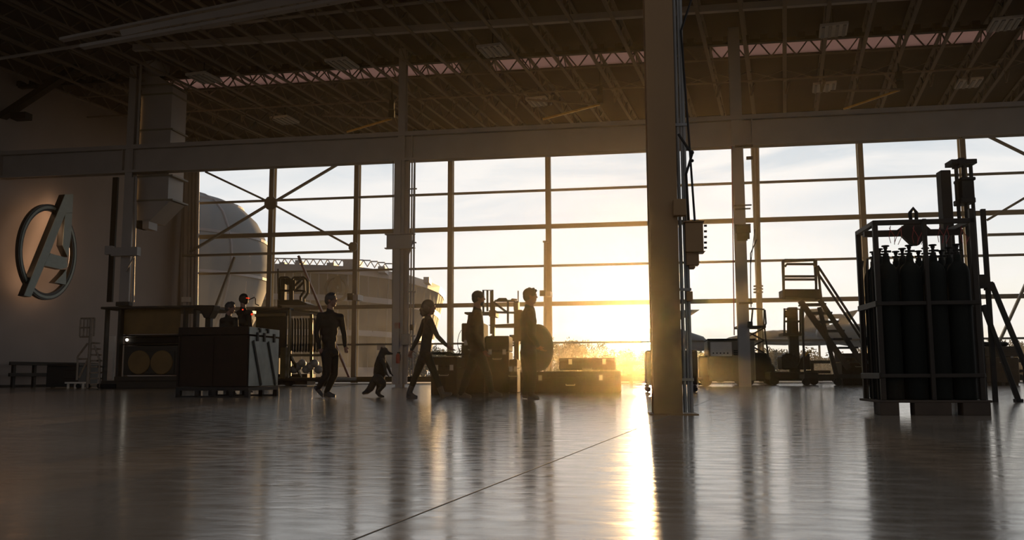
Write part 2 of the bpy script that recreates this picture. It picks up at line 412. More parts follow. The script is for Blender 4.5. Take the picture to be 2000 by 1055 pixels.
# centre-left column (x 785)
c1, f1 = column(779, 750, 'pale steel column with hanging conduits and a red extinguisher, left of centre')
mb = MB(); zz = f1.L(785, 310).z
for dx, r in ((.30, .035), (.40, .03), (.50, .035)): mb.tube([(dx, .05, 0.4), (dx, .05, zz)], r)
for z in (1.8, 3.4, 5.2, 7.2): mb.box(.12, .60, .0, .03, z, z+.05)
obj('conduit', mb, M_beam, c1)
mb = MB(); pb(mb, f1, 765, 312, 783, 751, -.10, .25); pb(mb, f1, 783, 312, 799, 751, .1, .16); obj('casing', mb, M_beam, c1)
mb = MB(); a = f1.L(757, 458); b = f1.L(806, 486); mb.box(a.x, b.x, -.12, -.10, b.z, a.z); mb.box(a.x-.05, b.x+.1, -.2, .0, a.z-.04, a.z); mb.box(a.x-.05, b.x+.1, -.2, .0, b.z, b.z+.04); obj('bracket', mb, M_beam, c1)
mb = MB(); mb.tube([f1.L(768, 310), f1.L(766, 735)], .02); obj('hanging_pipe', mb, M_frame, c1)
mb = MB(); mb.tube([f1.L(810, 312, -.05), f1.L(807, 470, -.05), f1.L(797, 500, -.05), f1.L(797, 620, -.05)], .035); obj('drain_pipe', mb, M_beam, c1)
for nm, r, m in (('junction_box', (783, 652, 800, 674), M_steel), ('alarm_box', (770, 630, 780, 642), M_red), ('switch_box', (800, 634, 807, 645), M_dark)):
    mb = MB(); pb(mb, f1, *r, -.1, -.02); obj(nm, mb, m, c1, bev=.01)
fe = thing('fire_extinguisher', 'small red fire extinguisher hung on the pale column', 'fire extinguisher', Frame(779, f1.o.y-.32))
ff = Frame(779, f1.o.y-.32); mb = MB(); a = ff.L(778, 710); mb.lathe((a.x, -.05, a.z), [(.06, 0), (.075, .03), (.075, .28), (.05, .34), (.02, .37)], 14); obj('body', mb, M_red, fe, smooth=True)
mb = MB(); mb.box(a.x-.03, a.x+.05, -.07, .06, a.z+.36, a.z+.4); mb.tube([(a.x+.02, -.05, a.z+.38), (a.x+.1, -.07, a.z+.3), (a.x+.09, -.08, a.z+.1)], .01); obj('valve', mb, M_black, fe)
# right column (x 1446)
c2, f2 = column(1456, 750, 'pale steel column with ladder rungs and cables, right of the big pillar', wd=.38)
mb = MB(); mb.tube([f2.L(1429, 280), f2.L(1434, 655)], .018); mb.tube([f2.L(1440, 282), f2.L(1446, 655)], .012); obj('cable', mb, M_red, c2)
mb = MB()
for r in ((1436, 282, 1470, 287), (1458, 305, 1470, 311), (1434, 399, 1468, 402), (1436, 406, 1466, 409), (1436, 437, 1466, 441), (1438, 441, 1466, 455), (1440, 455, 1464, 467), (1440, 465, 1460, 470), (1444, 590, 1470, 594)): pb(mb, f2, *r, -.12, -.02)
obj('clamp_band', mb, M_dark, c2)
mb = MB(); mb.tube([f2.L(1478, 468), f2.L(1466, 495), f2.L(1466, 560), f2.L(1467, 600)], .018); mb.tube([f2.L(1474, 448), f2.L(1466, 520)], .012); obj('conduit', mb, M_dark, c2)
mb = MB(); pb(mb, f2, 1461, 628, 1470, 640, -.15, -.02); obj('switch_box', mb, M_dark, c2)
# tall post right of the column with its own collar
fp_ = fr_at(.45, 1481); t = thing('standpipe', 'tall slim post with collars just right of the pale column', 'pipe', fp_)
mb = MB(); mb.tube([fp_.L(1478, 278), fp_.L(1484, 690)], .11, 10); obj('pipe', mb, M_frame, t)
for y in (559, 565, 571): mb = MB(); mb.lathe(fp_.L(1481, y), [(.22, -.03), (.22, .03)], 12); obj('collar', mb, M_frame, t)
mb = MB(); mb.box(-.75, 0, -.02, .02, fp_.L(0, 318).z, fp_.L(0, 312).z); obj('wall_bracket', mb, M_frame, t)
# left column (x 235) and things around it
c3, f3 = column(232, 590, 'shadowed steel column with white cladding near the lit emblem', wd=.30)
mb = MB(); pb(mb, f3, 232, 346, 262, 590, -.10, 0); obj('cladding', mb, M_beam, c3)
mb = MB(); pb(mb, f3, 208, 346, 230, 590, 0, .1); obj('side_panel', mb, M_dark, c3)
mb = MB(); pb(mb, f3, 216, 482, 268, 500, -.35, -.1); pb(mb, f3, 204, 480, 218, 497, -.3, -.1); obj('bracket', mb, M_beam, c3)
mb = MB(); mb.tube([f3.L(262, 500, -.2), f3.L(245, 530, -.2)], .03); mb.tube([f3.L(266, 345, -.1), f3.L(260, 590, -.1)], .04); mb.tube([f3.L(278, 60), f3.L(268, 290)], .05); obj('conduit', mb, M_beam, c3)
# diagonal brace high on the left
f = fr_at(GO, 130); t = thing('roof_brace', 'thick sloping steel brace high at the upper left', 'brace', f); t['kind'] = 'structure'
mb = MB(); mb.bar(f.L(-120, 310), f.L(250, 66), .34, .24); obj('brace', mb, M_dark, t); mb = MB(); pb(mb, f, 20, 218, 50, 232, -.2, .2); obj('joint', mb, M_dark, t)
# white duct behind the girder on the left
f = fr_at(10.6, 300); t = thing('air_duct', 'tall boxy pale air duct rising past the girder at the left', 'duct', f)
mb = MB(); pb(mb, f, 267, 168, 337, 392, -.5, .6)
a0, a1, a2, a3 = f.L(268, 392, -.5), f.L(332, 392, -.5), f.L(292, 432, -.5), f.L(268, 432, -.5); mb.prism([a0, a3, a2, a1], (0, 0, 0), (0, 1.1, 0))
a0, a1, a2, a3 = f.L(270, 169, -.5), f.L(337, 169, -.5), f.L(300, 142, -.5), f.L(272, 140, -.5); mb.prism([a0, a1, a2, a3], (0, 0, 0), (0, 1.1, 0)); obj('duct', mb, M_beam, t)
for y in (168, 186, 255, 345, 392): mb = MB(); a = f.L(266, y, -.5); b = f.L(338, y, -.5); mb.box(a.x, b.x, -.54, .64, a.z-.04, a.z+.02); obj('flange', mb, M_frame, t)
mb = MB(); a = f.L(296, 128, -.5); mb.tube([a, f.L(318, 128, -.6)], .42, 16); obj('elbow', mb, M_beam, t, smooth=True)
mb = MB(); pb(mb, f, 266, 430, 278, 446, -.5, .0); obj('vent', mb, M_black, t); mb = MB(); pb(mb, f, 278, 428, 291, 447, -.5, .1); obj('outlet', mb, M_beam, t)
f = fr_at(.3, 345); t = thing('wall_conduit', 'three upright conduits on the wall beside the window corner', 'conduit', f)
for k, (x, r) in enumerate(((327, .10), (340, .07), (352, .06))):
    mb = MB(); mb.tube([f.L(x+6, 200), f.L(x, 740)], r, 10); obj('pipe', mb, M_beam, t, smooth=True)
f = fr_at(.6, 378); t = thing('corner_post', 'pale fluted post at the left end of the window wall', 'post', f); t['kind'] = 'structure'
mb = MB()
for k in range(4): x = 360+k*7; mb.tube([f.L(x+7, 200), f.L(x, 740)], .10 if k else .2, 8)
obj('shaft', mb, M_beam, t); mb = MB(); pb(mb, f, 354, 580, 370, 590, -.3, -.1); obj('bracket', mb, M_white, t)
# bracing in the left bays and right bays
def brace(px, segs, label, w=.15, off=.7, nodes=(), m=None, cat='brace', name='cross_brace'):
    f = fr_at(off, px); t = thing(name, label, cat, f); t['kind'] = 'structure'
    for s in segs:
        mb = MB(); mb.bar(f.L(s[0], s[1]), f.L(s[2], s[3]), s[4] if len(s) > 4 else w, .1); obj('strut', mb, m or M_frame, t)
    for (x, y, r) in nodes:
        mb = MB(); c = f.L(x, y); mb.prism([c+V((r*a, 0, r*b)) for a, b in ((-1, -.5), (-.5, -1), (.5, -1), (1, -.5), (1, .5), (.5, 1), (-.5, 1), (-1, .5))], (0, -.07, 0), (0, .07, 0)); obj('gusset', mb, m or M_frame, t)
    return t
brace(530, [(402, 336, 520, 392), (540, 392, 668, 316), (520, 402, 372, 492), (540, 403, 690, 484)], 'four armed sloping steel cross inside the leftmost window bays', .16, .7, [(529, 397, .32), (690, 482, .22)])
brace(530, [(358, 500, 688, 491, .24)], 'thick horizontal steel rail under the four armed cross', .24, .72)
brace(420, [(458, 502, 402, 650, .11)], 'thin leaning strut behind the wooden crate station', .11, 1.0)
brace(640, [(583, 500, 684, 742, .13)], 'reddish leaning pole behind the first walking man', .13, 1.6, m=mat('primer_red', '6b4038', .5))
brace(1960, [(1922, 262, 2060, 330), (1928, 430, 2060, 352), (2060, 430, 1938, 698)], 'sloping steel braces in the window bays at the right edge', .15, .7)
brace(1990, [(1928, 459, 2080, 455, .24)], 'thick horizontal steel rail at the right edge', .24, .72)
# standing brackets on posts
for px, y0, y1, lab in ((690, 573, 586, 'short pale bracket on the dark post behind the first man'), (1066, 567, 578, 'small bracket on the post beside the last walking man')):
    f = fr_at(.9, px); t = thing('post_bracket', lab, 'bracket', f); mb = MB(); pb(mb, f, px-12, y0, px-1, y1, -.2, .0); obj('cap', mb, M_dark, t); mb = MB(); pb(mb, f, px-1, y0+2, px+9, y1, -.2, .6); obj('arm', mb, M_beam, t)
mb = MB(); f = fr_at(.5, 1067); t = thing('downpipe', 'slim pipe running down the post beside the last walking man', 'pipe', f); mb.tube([f.L(1065, 472), f.L(1064, 735)], .07); obj('pipe', mb, M_frame, t); mb = MB(); pb(mb, f, 1060, 470, 1070, 473, -.1, .1); obj('cap', mb, M_frame, t)
# ------------------------------------------------------------------ big pillar in front
PF = Frame(1306, 9.35, .10)
t = thing('steel_pillar', 'big dark steel pillar hiding the right edge of the sun', 'pillar', PF); t['kind'] = 'structure'
a = PF.L(1277, 812); b = PF.L(1334, 812)
mb = MB(); mb.box(a.x, b.x, 0, .03, 0, 12.6); mb.box((a.x+b.x)/2-.02, (a.x+b.x)/2+.02, .03, .36, 0, 12.6); mb.box(a.x, b.x, .36, .39, 0, 12.6); obj('shaft', mb, M_pillar, t)
mb = MB(); x = b.x
for k, (dx, r) in enumerate(((.035, .02), (.075, .014), (.105, .018))): mb.tube([(x+dx, .12, 0.02), (x+dx-.01, .12, 5.2)], r, 10)
for z in (.35, 1.3, 2.2, 3.1): mb.box(x-.02, x+.13, .09, .11, z, z+.03)
obj('conduit', mb, M_steel, t, smooth=False)
mb = MB(); pb(mb, PF, 1316, 388, 1340, 421, -.10, 0); obj('switch_box', mb, M_pillar, t, bev=.006)
mb = MB(); pb(mb, PF, 1340, 434, 1373, 491, .02, .2); pb(mb, PF, 1336, 431, 1376, 434, .0, .22); pb(mb, PF, 1340, 490, 1378, 492, .0, .22); cb_ = obj('control_box', mb, M_pillar, t, bev=.004)
for y in (441, 452, 463, 474, 484): mb = MB(); c = PF.L(1375, y, .1); mb.tube([c, c+V((.03, 0, 0))], .012); obj('push_button', mb, M_dark, cb_)
mb = MB(); pb(mb, PF, 1341, 492, 1365, 518, .05, .18); pb(mb, PF, 1346, 518, 1358, 524, .05, .18); obj('lower_box', mb, M_pillar, t, bev=.004)
mb = MB(); pb(mb, PF, 1341, 569, 1353, 588, .05, .15); obj('socket', mb, M_pillar, t, bev=.004)
mb = MB(); mb.tube([PF.L(1325, 262, -.02), PF.L(1345, 292, -.04), PF.L(1352, 300, -.04), PF.L(1340, 340, -.04), PF.L(1345, 430, .05)], .014); mb.tube([PF.L(1350, 0, .1), PF.L(1330, 60, .1), PF.L(1347, 290, .1), PF.L(1357, 432, .1)], .012); mb.ell(PF.L(1351, 298, -.04), .025); mb.ell(PF.L(1352, 314, -.04), .018); obj('cable', mb, M_dark, t)
mb = MB(); mb.box(a.x-.04, b.x+.16, -.04, .44, 0, .012); obj('base_plate', mb, M_pillar, t)
# ------------------------------------------------------------------ emblem on the side wall
def lthing(name, label, cat, off=.0):
    o = bpy.data.objects.new(name, None); col.objects.link(o)
    o.matrix_world = Matrix(((-DV.x, INN.x, 0, C0.x), (-DV.y, INN.y, 0, C0.y), (0, 0, 1, 0), (0, 0, 0, 1))); return tag(o, label, cat)
M_let = mat('emblem_face', '8f9a92', .45, var=.05); M_lets = mat('emblem_dark', '1c1a17', .5)
def emblem():
    t = lthing('wall_emblem', 'large backlit metal letter A crossing a ring, mounted on the side wall', 'emblem')
    F0, DEP = .95, .34
    def c2(px, py, o=F0): s, z = sz(px, py, o); return V((s, o, z))
    def plate(polys, name, m, o0, o1):
        mb = MB()
        for pl in polys:
            P = [c2(x/3.5175, y/3.5175+340) for x, y in pl]
            mb.prism(P, (0, o1-F0, 0), (0, o0-F0, 0))
        return obj(name, mb, m, t)
    A = [[(447, 140), (502, 138), (496, 270), (449, 270), (340, 548), (212, 845), (165, 835)],
         [(496, 265), (488, 420), (466, 570), (430, 490), (449, 265)],
         [(346, 545), (458, 576), (462, 640), (420, 655), (298, 628)],
         [(455, 655), (452, 760), (376, 746), (430, 690)]]
    plate(A, 'letter', M_lets, .63, .93); plate(A, 'letter_face', M_let, .93, .96)
    def ringm(x0, x1, y0, y1, th, o0, o1, a0, a1, name, m):
        mb = MB(); n = 56; cx, cy = (x0+x1)/2, (y0+y1)/2; rx, ry = (x1-x0)/2, (y1-y0)/2; pts = []
        for i in range(n+1):
            a = a0+(a1-a0)*i/n
            for k in (0, th): pts.append(c2(cx+(rx-k*.62)*cos(a), cy-(ry-k)*sin(a)))
        vs = [p+V((0, o1-F0, 0)) for p in pts]+[p+V((0, o0-F0, 0)) for p in pts]; M = len(pts); fs = []
        for i in range(n):
            q = 2*i; fs += [(q, q+1, q+3, q+2), (M+q, M+q+2, M+q+3, M+q+1), (q, q+2, M+q+2, M+q), (q+1, M+q+1, M+q+3, q+3)]
        mb.add(vs, fs); return obj(name, mb, m, t)
    ringm(43, 157, 398, 586, 13, .60, .77, radians(-127), radians(222), 'ring', M_lets)
    ringm(46, 155, 402, 583, 5, .77, .79, radians(-127), radians(222), 'ring_edge', M_let)
    M_led = mat('emblem_backlight', 'ffd0a4', .5, emit=('ffcb9c', 3.4))
    bl = [[(468, 165), (498, 165), (462, 300), (240, 800), (222, 795)], [(345, 580), (445, 600), (445, 620), (335, 600)]]
    plate(bl, 'backlight', M_led, .52, .56)
    ringm(50, 154, 404, 581, 4, .52, .56, radians(-127), radians(222), 'ring_backlight', M_led)
emblem()

# ------------------------------------------------------------------ outside: halls, trees, aircraft
M_clad = mat('curved_cladding', '646b70', .85, scale=.15, var=.05); M_fac = mat('facade_panel', '74747a', .5, var=.05, scale=.2); M_win = mat('dark_glazing', '45443f', .75, spec=.12, var=.05)
def P3(px, py, d): return D(px, py, d)
f = Frame(300, 80, 0); t = thing('domed_hall', 'huge rounded metal hall outside the leftmost window bays', 'building', f)
S = 80/1740; prof = [(110, 742), (158, 680), (190, 615), (207, 560), (214, 520), (211, 490), (201, 458), (185, 428), (160, 404), (130, 389), (90, 377), (50, 371), (1, 368)]
mb = MB(); mb.lathe((0, 0, 0), [(r*S, .42+(733-z)*S) for r, z in prof], 64); obj('shell', mb, M_clad, t, smooth=True)
for zz in (402, 470, 545, 610):
    mb = MB()
    k = [(prof[i], prof[i+1]) for i in range(len(prof)-1) if prof[i][1] >= zz >= prof[i+1][1]][0]
    q = (k[0][1]-zz)/(k[0][1]-k[1][1]); r = (k[0][0]+(k[1][0]-k[0][0])*q)*S; z = .42+(733-zz)*S
    mb.lathe((0, 0, 0), [(r, z-.12), (r+.12, z-.12), (r+.12, z+.12), (r, z+.12)], 64); obj('seam_band', mb, M_fac, t)
mb = MB()
for an in (-.9, -.6, -.25, .1):
    pts = [V((cos(an-pi/2+.9)*(r*S+.05), sin(an-pi/2+.9)*(r*S+.05)-0, .42+(733-z)*S)) for r, z in prof[:11]]
    mb.tube(pts, .1, 6)
obj('rib', mb, M_fac, t)
# office building with a rounded end, leaning outwards
f = Frame(700, 120, 0); t = thing('office_building', 'long glass office building with rounded right end and roof trusses, outside', 'building', f)
plan = [(330, 120, 512), (540, 120, 516), (640, 120, 519), (700, 122, 522), (760, 128, 530), (800, 134, 539), (835, 143, 550), (858, 152, 560), (866, 160, 568), (869, 170, 575)]
def lean(px, d, y, k):      # k = 0 at the ground, 1 at the roof
    top = D(px, y, d); bot = D(px-38*max(0, (px-700)/168)**1.3, 735, d+4); bot.z = -.3; p = bot.lerp(V((top.x, top.y, top.z)), k); return p-f.o
def band(k0, k1, out, m, name, i0=0, i1=None):
    mb = MB(); pl = plan[i0:i1]; vs = []
    for (px, d, y) in pl:
        for k in (k0, k1):
            p = lean(px, d, y, k); vs.append(p+V((out*.4 if px > 760 else 0, -out, 0)))
    vs2 = [v+V((-.6, 1.2, 0)) for v in vs]; n = len(pl); fs = []; M = len(vs)
    for i in range(n-1):
        q = 2*i; fs += [(q, q+2, q+3, q+1), (M+q, M+q+1, M+q+3, M+q+2), (q+1, q+3, M+q+3, M+q+1), (q, M+q, M+q+2, q+2)]
    fs += [(0, 1, M+1, M), (2*n-2, M+2*n-2, M+2*n-1, 2*n-1)]
    mb.add(vs+vs2, fs); return obj(name, mb, m, t)
band(0, .97, 0, M_win, 'glazing'); band(.93, 1.0, .5, M_fac, 'parapet'); band(.70, .75, .3, M_fac, 'floor_band'); band(.40, .45, .3, M_fac, 'floor_band'); band(.0, .12, .3, M_fac, 'floor_band')
for i in range(len(plan)-1):
    (xa, da, ya), (xb, db, yb) = plan[i], plan[i+1]; n = max(2, int(abs(xb-xa)/9)+1 if xa > 790 else int(abs(xb-xa)/16))
    mb = MB()
    for k in range(n):
        q = k/n; px, d, y = xa+(xb-xa)*q, da+(db-da)*q, ya+(yb-ya)*q; mb.bar(lean(px, d, y, .02)+V((0, -.12, 0)), lean(px, d, y, .95)+V((0, -.12, 0)), .12)
    obj('mullion', mb, M_fac, t)
mb = MB()
x = 395
while x < 758:
    d = 124; yb = 516+(x-540)*.02+max(0, x-700)*.13; yt = yb-11
    a, b, c_ = D(x, yb, d)-f.o, D(x+7, yt, d)-f.o, D(x+14, yb+.2, d)-f.o; mb.bar(a, b, .12); mb.bar(b, c_, .12); mb.bar(b, D(x+21, yt+.2, d)-f.o, .16); x += 14
obj('roof_truss', mb, M_fac, t)
for r in ((545, 512, 556, 520), (576, 508, 586, 520), (638, 513, 652, 521), (670, 506, 700, 524), (738, 520, 752, 532), (827, 541, 838, 552)):
    mb = MB(); a = D(r[0], r[3], 124)-f.o; b = D(r[2], r[1], 124)-f.o; mb.box(a.x, b.x, 4, 8, a.z, b.z); obj('roof_unit', mb, M_fac, t)
# emblem on the facade: ring and letter
mb = MB(); dd = 119.2; cx_, cy_ = 657, 565
def q2(x, y): return D(cx_+(x-cx_)*1.0, y, dd)-f.o
n = 32; pts = [q2(cx_+21*cos(2*pi*i/n), cy_-23*sin(2*pi*i/n)) for i in range(n)]
mb.tube(pts+[pts[0]], .24, 6); obj('facade_ring', mb, M_black, t)
mb = MB()
for pl in ([(658, 540), (667, 540), (652, 592), (636, 600)][:4], [(660, 540), (667, 540), (671, 570), (665, 574)], [(652, 566), (668, 566), (668, 571), (650, 571)]):
    mb.prism([q2(x, y) for x, y in pl], (0, -1.0, 0), (0, -.7, 0))
obj('facade_letter', mb, M_black, t)
# trees
def crown_mesh(seed, n=5200):
    rnd = random.Random(seed); mb = MB(); blobs = [(V((rnd.uniform(-1.1, 1.1), rnd.uniform(-.6, .6), rnd.uniform(.02, .95)**1.3)), rnd.uniform(.28, .48)) for _ in range(15)]
    for _ in range(n):
        c, r = rnd.choice(blobs); v = V((rnd.gauss(0, 1), rnd.gauss(0, 1), rnd.gauss(0, 1))).normalized()*r*rnd.uniform(.55, 1.08); p = c+v
        if p.z < .02: p.z = rnd.uniform(.02, .3)
        a = V((rnd.gauss(0, 1), rnd.gauss(0, 1), rnd.gauss(0, 1))).normalized()*.045; b = a.cross(V((rnd.gauss(0, 1), rnd.gauss(0, 1), 1))).normalized()*.03
        mb.add([p-a, p-b, p+a, p+b], [(0, 1, 2, 3)])
    return mb
protos = []
def tree(px, ytop, wpx, d, k, lab):
    o = D(px, 733, d); o.z = -.12; f = Frame(px, d, 0); f.o = o; t = thing('tree', lab, 'tree', f, 'trees beyond the airfield')
    H = (733-ytop)/1740*d+.5; W = wpx/1740*d/2
    if len(protos) <= k: protos.append(obj('crown', crown_mesh(k), M_foli, t)); c = protos[k]
    else: c = protos[k].copy(); col.objects.link(c); c.parent = t
    c.scale = (W/1.3, W/1.3, H/1.45)
    mb = MB(); mb.tube([(0, 0, -.1), (.05*W, 0, H*.35), (0, 0, H*.7)], [.18, .14, .06], 7); obj('trunk', mb, M_bark, t); return t
TR = [(840, 672, 60, 'leftmost'), (886, 664, 50, 'between the woman and the bearded man'), (985, 668, 60, 'behind the tall cabinet'), (1092, 650, 44, 'just right of the last walking man'), (1125, 648, 46, 'tallest clump right of the last walking man'), (1160, 655, 50, 'above the stacked long cases'), (1200, 664, 46, 'above the right end of the long cases'), (1240, 676, 60, 'nearest the low sun on its left'), (1294, 672, 50, 'behind the big pillar'),
      (1352, 656, 40, 'just right of the big pillar'), (1385, 664, 50, 'behind the power unit'), (1425, 668, 70, 'behind the pale right column'), (1500, 672, 80, 'behind the mast lift'), (1560, 670, 80, 'under the jet tail'), (1640, 674, 90, 'behind the mobile stairs'), (1700, 664, 60, 'left of the gas cylinder rack'), (1760, 668, 80, 'hidden mostly by the gas cylinders'), (1925, 655, 50, 'right of the gas cylinder rack'), (1962, 645, 56, 'tallest at the right edge'), (1996, 655, 50, 'cut by the right edge')]
for i, (px, yt, wp, lb) in enumerate(TR): tree(px, yt, wp*1.75, 112+(i % 3)*16, i % 4, 'hazy leafy tree far outside, '+lb)
# parked jets
def jet(px0, d, lab, parts):
    f = Frame(px0, d, 0); t = thing('jet', lab, 'aircraft', f)
    for nm, poly, v0, v1 in parts:
        mb = MB(); mb.prism([f.L(x, y) for x, y in poly], (0, v0, 0), (0, v1, 0)); obj(nm, mb, M_jet, t, bev=.05)
    return t, f
t, f = jet(1560, 62, 'parked grey jet with upright tail fin, seen past the mobile stairs', [
    ('tail_fin', [(1552, 672), (1578, 604), (1612, 602), (1628, 672)], -.12, .12),
    ('wing', [(1400, 668), (1405, 664), (1560, 667), (1560, 672)], -4, 3)])
mb = MB(); c = [f.L(x, y) for x, y in ((1404, 669), (1425, 664), (1460, 660), (1510, 659), (1580, 662), (1640, 665))]; mb.tube(c, [.03, .18, .34, .5, .5, .3], 14); obj('fuselage', mb, M_jet, t, smooth=True)
mb = MB(); mb.ell(f.L(1528, 656), (1.1, .35, .4)); obj('canopy', mb, M_win, t, smooth=True)
for x in (1430, 1600): mb = MB(); a = f.L(x, 672); mb.tube([a, (a.x, 0, .1)], .08); mb.tube([(a.x, -.12, .25), (a.x, .12, .25)], .34, 14); obj('landing_gear', mb, M_dark, t)
t, f = jet(1660, 52, 'parked grey jet with swept twin fins beside the mobile stairs', [
    ('tail_fin', [(1622, 648), (1650, 610), (1677, 605), (1662, 624), (1648, 650)], -.1, .1),
    ('tail_fin', [(1648, 652), (1660, 618), (1692, 635), (1705, 662)], 1.6, 1.8),
    ('tail_plane', [(1594, 622), (1600, 615), (1640, 614), (1650, 622)], -.4, .4)])
mb = MB(); mb.tube([f.L(x, y) for x, y in ((1596, 650), (1630, 652), (1680, 656), (1730, 662))], [.25, .6, .7, .4], 12); obj('fuselage', mb, M_jet, t, smooth=True)
for x in (1630, 1700): mb = MB(); a = f.L(x, 668); mb.tube([f.L(x, 655), (a.x, 0, .1)], .07); mb.tube([(a.x, -.12, .2), (a.x, .12, .2)], .3, 14); obj('landing_gear', mb, M_dark, t)
t, f = jet(1345, 58, 'parked jet whose pointed wing tip peeks out right of the big pillar', [('wing', [(1290, 612), (1343, 605), (1367, 605), (1350, 616), (1290, 640)], -.1, .1)])
mb = MB(); mb.tube([f.L(x, y) for x, y in ((1270, 655), (1300, 655), (1370, 672), (1392, 680))], [.5, .7, .5, .1], 12); obj('fuselage', mb, M_jet, t, smooth=True)
mb = MB(); mb.tube([f.L(1320, 660), (f.L(1320, 660).x, 0, .1)], .07); mb.tube([(f.L(1320, 660).x, -.1, .2), (f.L(1320, 660).x, .1, .2)], .3, 12); obj('landing_gear', mb, M_dark, t)

# ------------------------------------------------------------------ people
M_skin = mat('skin', '6b4836', .55, var=.05); M_hair = mat('dark_hair', '1c1410', .6); M_blond = mat('fair_hair', '5a4426', .6)
M_cl1 = mat('dark_jacket', '1c1814', .75, spec=.2); M_cl2 = mat('dark_trousers', '141210', .8, spec=.2); M_boot = mat('boot_leather', '14110f', .5)
M_cl3 = mat('navy_suit', '16181b', .7, spec=.2); M_cl4 = mat('brown_coat', '221a13', .8, spec=.2)
SC = 1/1740.0
def hand(mb, wr, d, n, th, sc=1.0, curl=.6):
    """wr wrist, d pointing along the hand, n palm normal, th towards the thumb side"""
    d, n, th = V(d).normalized(), V(n).normalized(), V(th).normalized()
    mb.chain([(wr, .026*sc), (wr+d*.045*sc, .030*sc), (wr+d*.085*sc, .026*sc)], 8)
    mb.chain([(wr+d*.04*sc+th*.022*sc, .016*sc), (wr+d*.085*sc+th*.022*sc, .016*sc)], 8); mb.chain([(wr+d*.04*sc-th*.022*sc, .016*sc), (wr+d*.08*sc-th*.022*sc, .015*sc)], 8)
    for k, ln in enumerate((.070, .080, .074, .058)):
        a = wr+d*.085*sc+th*((.030-.02*k)*sc); dd = (d+th*(.12-.08*k)).normalized(); pts = [(a, .0095*sc)]; ang = 0
        for q in range(3):
            ang += curl*(.55, .75, .5)[q]; a = a+(dd*cos(ang)+n*sin(ang))*(ln*sc*(.45, .32, .23)[q]); pts.append((a, .009*sc-.0007*q))
        mb.chain(pts, 6)
    a = wr+d*.02*sc+th*.026*sc; mb.chain([(a, .013*sc), (a+(d*.5+th*.7+n*.25).normalized()*.04*sc, .011*sc), (a+(d*.8+th*.8+n*.5).normalized()*.075*sc, .009*sc)], 6)
def person(name_label, px, d, J, face=1, hair=M_hair, coat=M_cl1, trous=M_cl2, hairstyle='short', slim=1.0, extras=None, skin=M_skin):
    """J: joints as (px, py, depth offset m). face=+1 looks right"""
    f = Frame(px, d, 0); t = thing('person', name_label, 'person', f)
    P = {k: f.L(v[0], v[1]) for k, v in J.items() if isinstance(v, tuple)}
    for k, v in J.items():
        if isinstance(v, tuple) and len(v) > 2: P[k].y = v[2]
    s = slim
    H = P['head']; hr = J['hr']*d*SC if 'hr' in J else .11
    body = MB(); hs = J.get('hs', 1.13)
    # head: skull, face, jaw, nose, ears
    hd = MB()
    fx = V((face, J.get('turn', 0), 0)).normalized(); fy = V((-fx.y, fx.x, 0))
    rot = Matrix(((fx.x, fy.x, 0), (fx.y, fy.y, 0), (0, 0, 1)))
    hd.ell(H+fx*-.008+V((0, 0, .02)), (.096, .076, .098), 16, 12, rot); hd.ell(H+fx*.022-V((0, 0, .035)), (.068, .06, .082), 14, 10, rot)
    hd.ell(H+fx*.055-V((0, 0, .092)), (.030, .036, .024), 10, 8, rot)
    hd.chain([(H+fx*.086+V((0, 0, .018)), .010), (H+fx*.104-V((0, 0, .018)), .013)], 8); hd.ell(H+fx*.086+V((0, 0, .034)), (.014, .05, .012), 10, 6, rot)
    hd.ell(H+fx*.084-V((0, 0, .052)), (.014, .026, .010), 8, 6, rot); hd.ell(H+fx*.080-V((0, 0, .066)), (.014, .022, .009), 8, 6, rot)
    for q in (1, -1): hd.ell(H+fy*.078*q-V((0, 0, .01))-fx*.005, (.02, .008, .032), 8, 6, rot)
    body.add([H+(V(v)-H)*hs for v in hd.v], hd.f)
    body.chain([(H-V((0, 0, .07))-fx*.02, .062*s), (P['neck'], .064*s), (P['neck']-V((0, 0, .04)), .07*s)], 12)
    sp = P['hip'].lerp(P['neck'], .5)
    def torso(mb, g):
        c, ne = P['chest'], P['neck']
        for (a, wx, wy, hz) in ((ne.lerp(c, .35), .085, .15, .07), (c, .115, .175, .14), (c.lerp(P['waist'], .5), .108, .155, .13), (P['waist'], .098, .135, .11), (P['hip'], .118, .165, .12)):
            mb.ell(a, ((wx+g)*s, (wy*J.get('wide', 1)+g)*s, hz+g), 16, 10, Matrix.Rotation(J.get('tyaw', 0), 3, 'Z'))
        mb.chain([(P['hip'], .11*s+g), (P['waist'], .105*s+g), (c, .115*s+g), (ne.lerp(c, .5), .095*s+g)], 14)
        for q in 'lr': mb.chain([(ne.lerp(c, .45), .08*s+g), (P['sh'+q], .062*s+g)], 10)
    def arm(mb, q, g): mb.chain([(P['sh'+q], .060*s+g), (P['sh'+q].lerp(P['el'+q], .5), .050*s+g), (P['el'+q], .040*s+g), (P['el'+q].lerp(P['wr'+q], .35), .040*s+g), (P['wr'+q], .027*s+g)], 10)
    def leg(mb, q, g): mb.chain([(P['hip'+q], .092*s+g), (P['hip'+q].lerp(P['kn'+q], .45), .078*s+g), (P['kn'+q], .056*s+g), (P['kn'+q].lerp(P['an'+q], .35), .056*s+g), (P['an'+q], .038*s+g)], 12)
    torso(body, 0)
    for q in 'lr':
        arm(body, q, 0)
        if 'hip'+q in P: leg(body, q, 0); body.chain([(P['an'+q], .036), (P['to'+q], .03)], 8)
        dd = P['wr'+q]-P['el'+q]; dd = (dd.normalized()+V((.15*face, 0, 0))).normalized()
        hand(body, P['wr'+q], dd, V((-.1*face, 1 if P['wr'+q].y < 0 else -1, 0)) if not J.get('curl') else V((face, 0, 0)), V((face, 0, 0)), 1.0, J.get('curlv', .55))
    obj('body', body, skin, t, remesh=.0085)
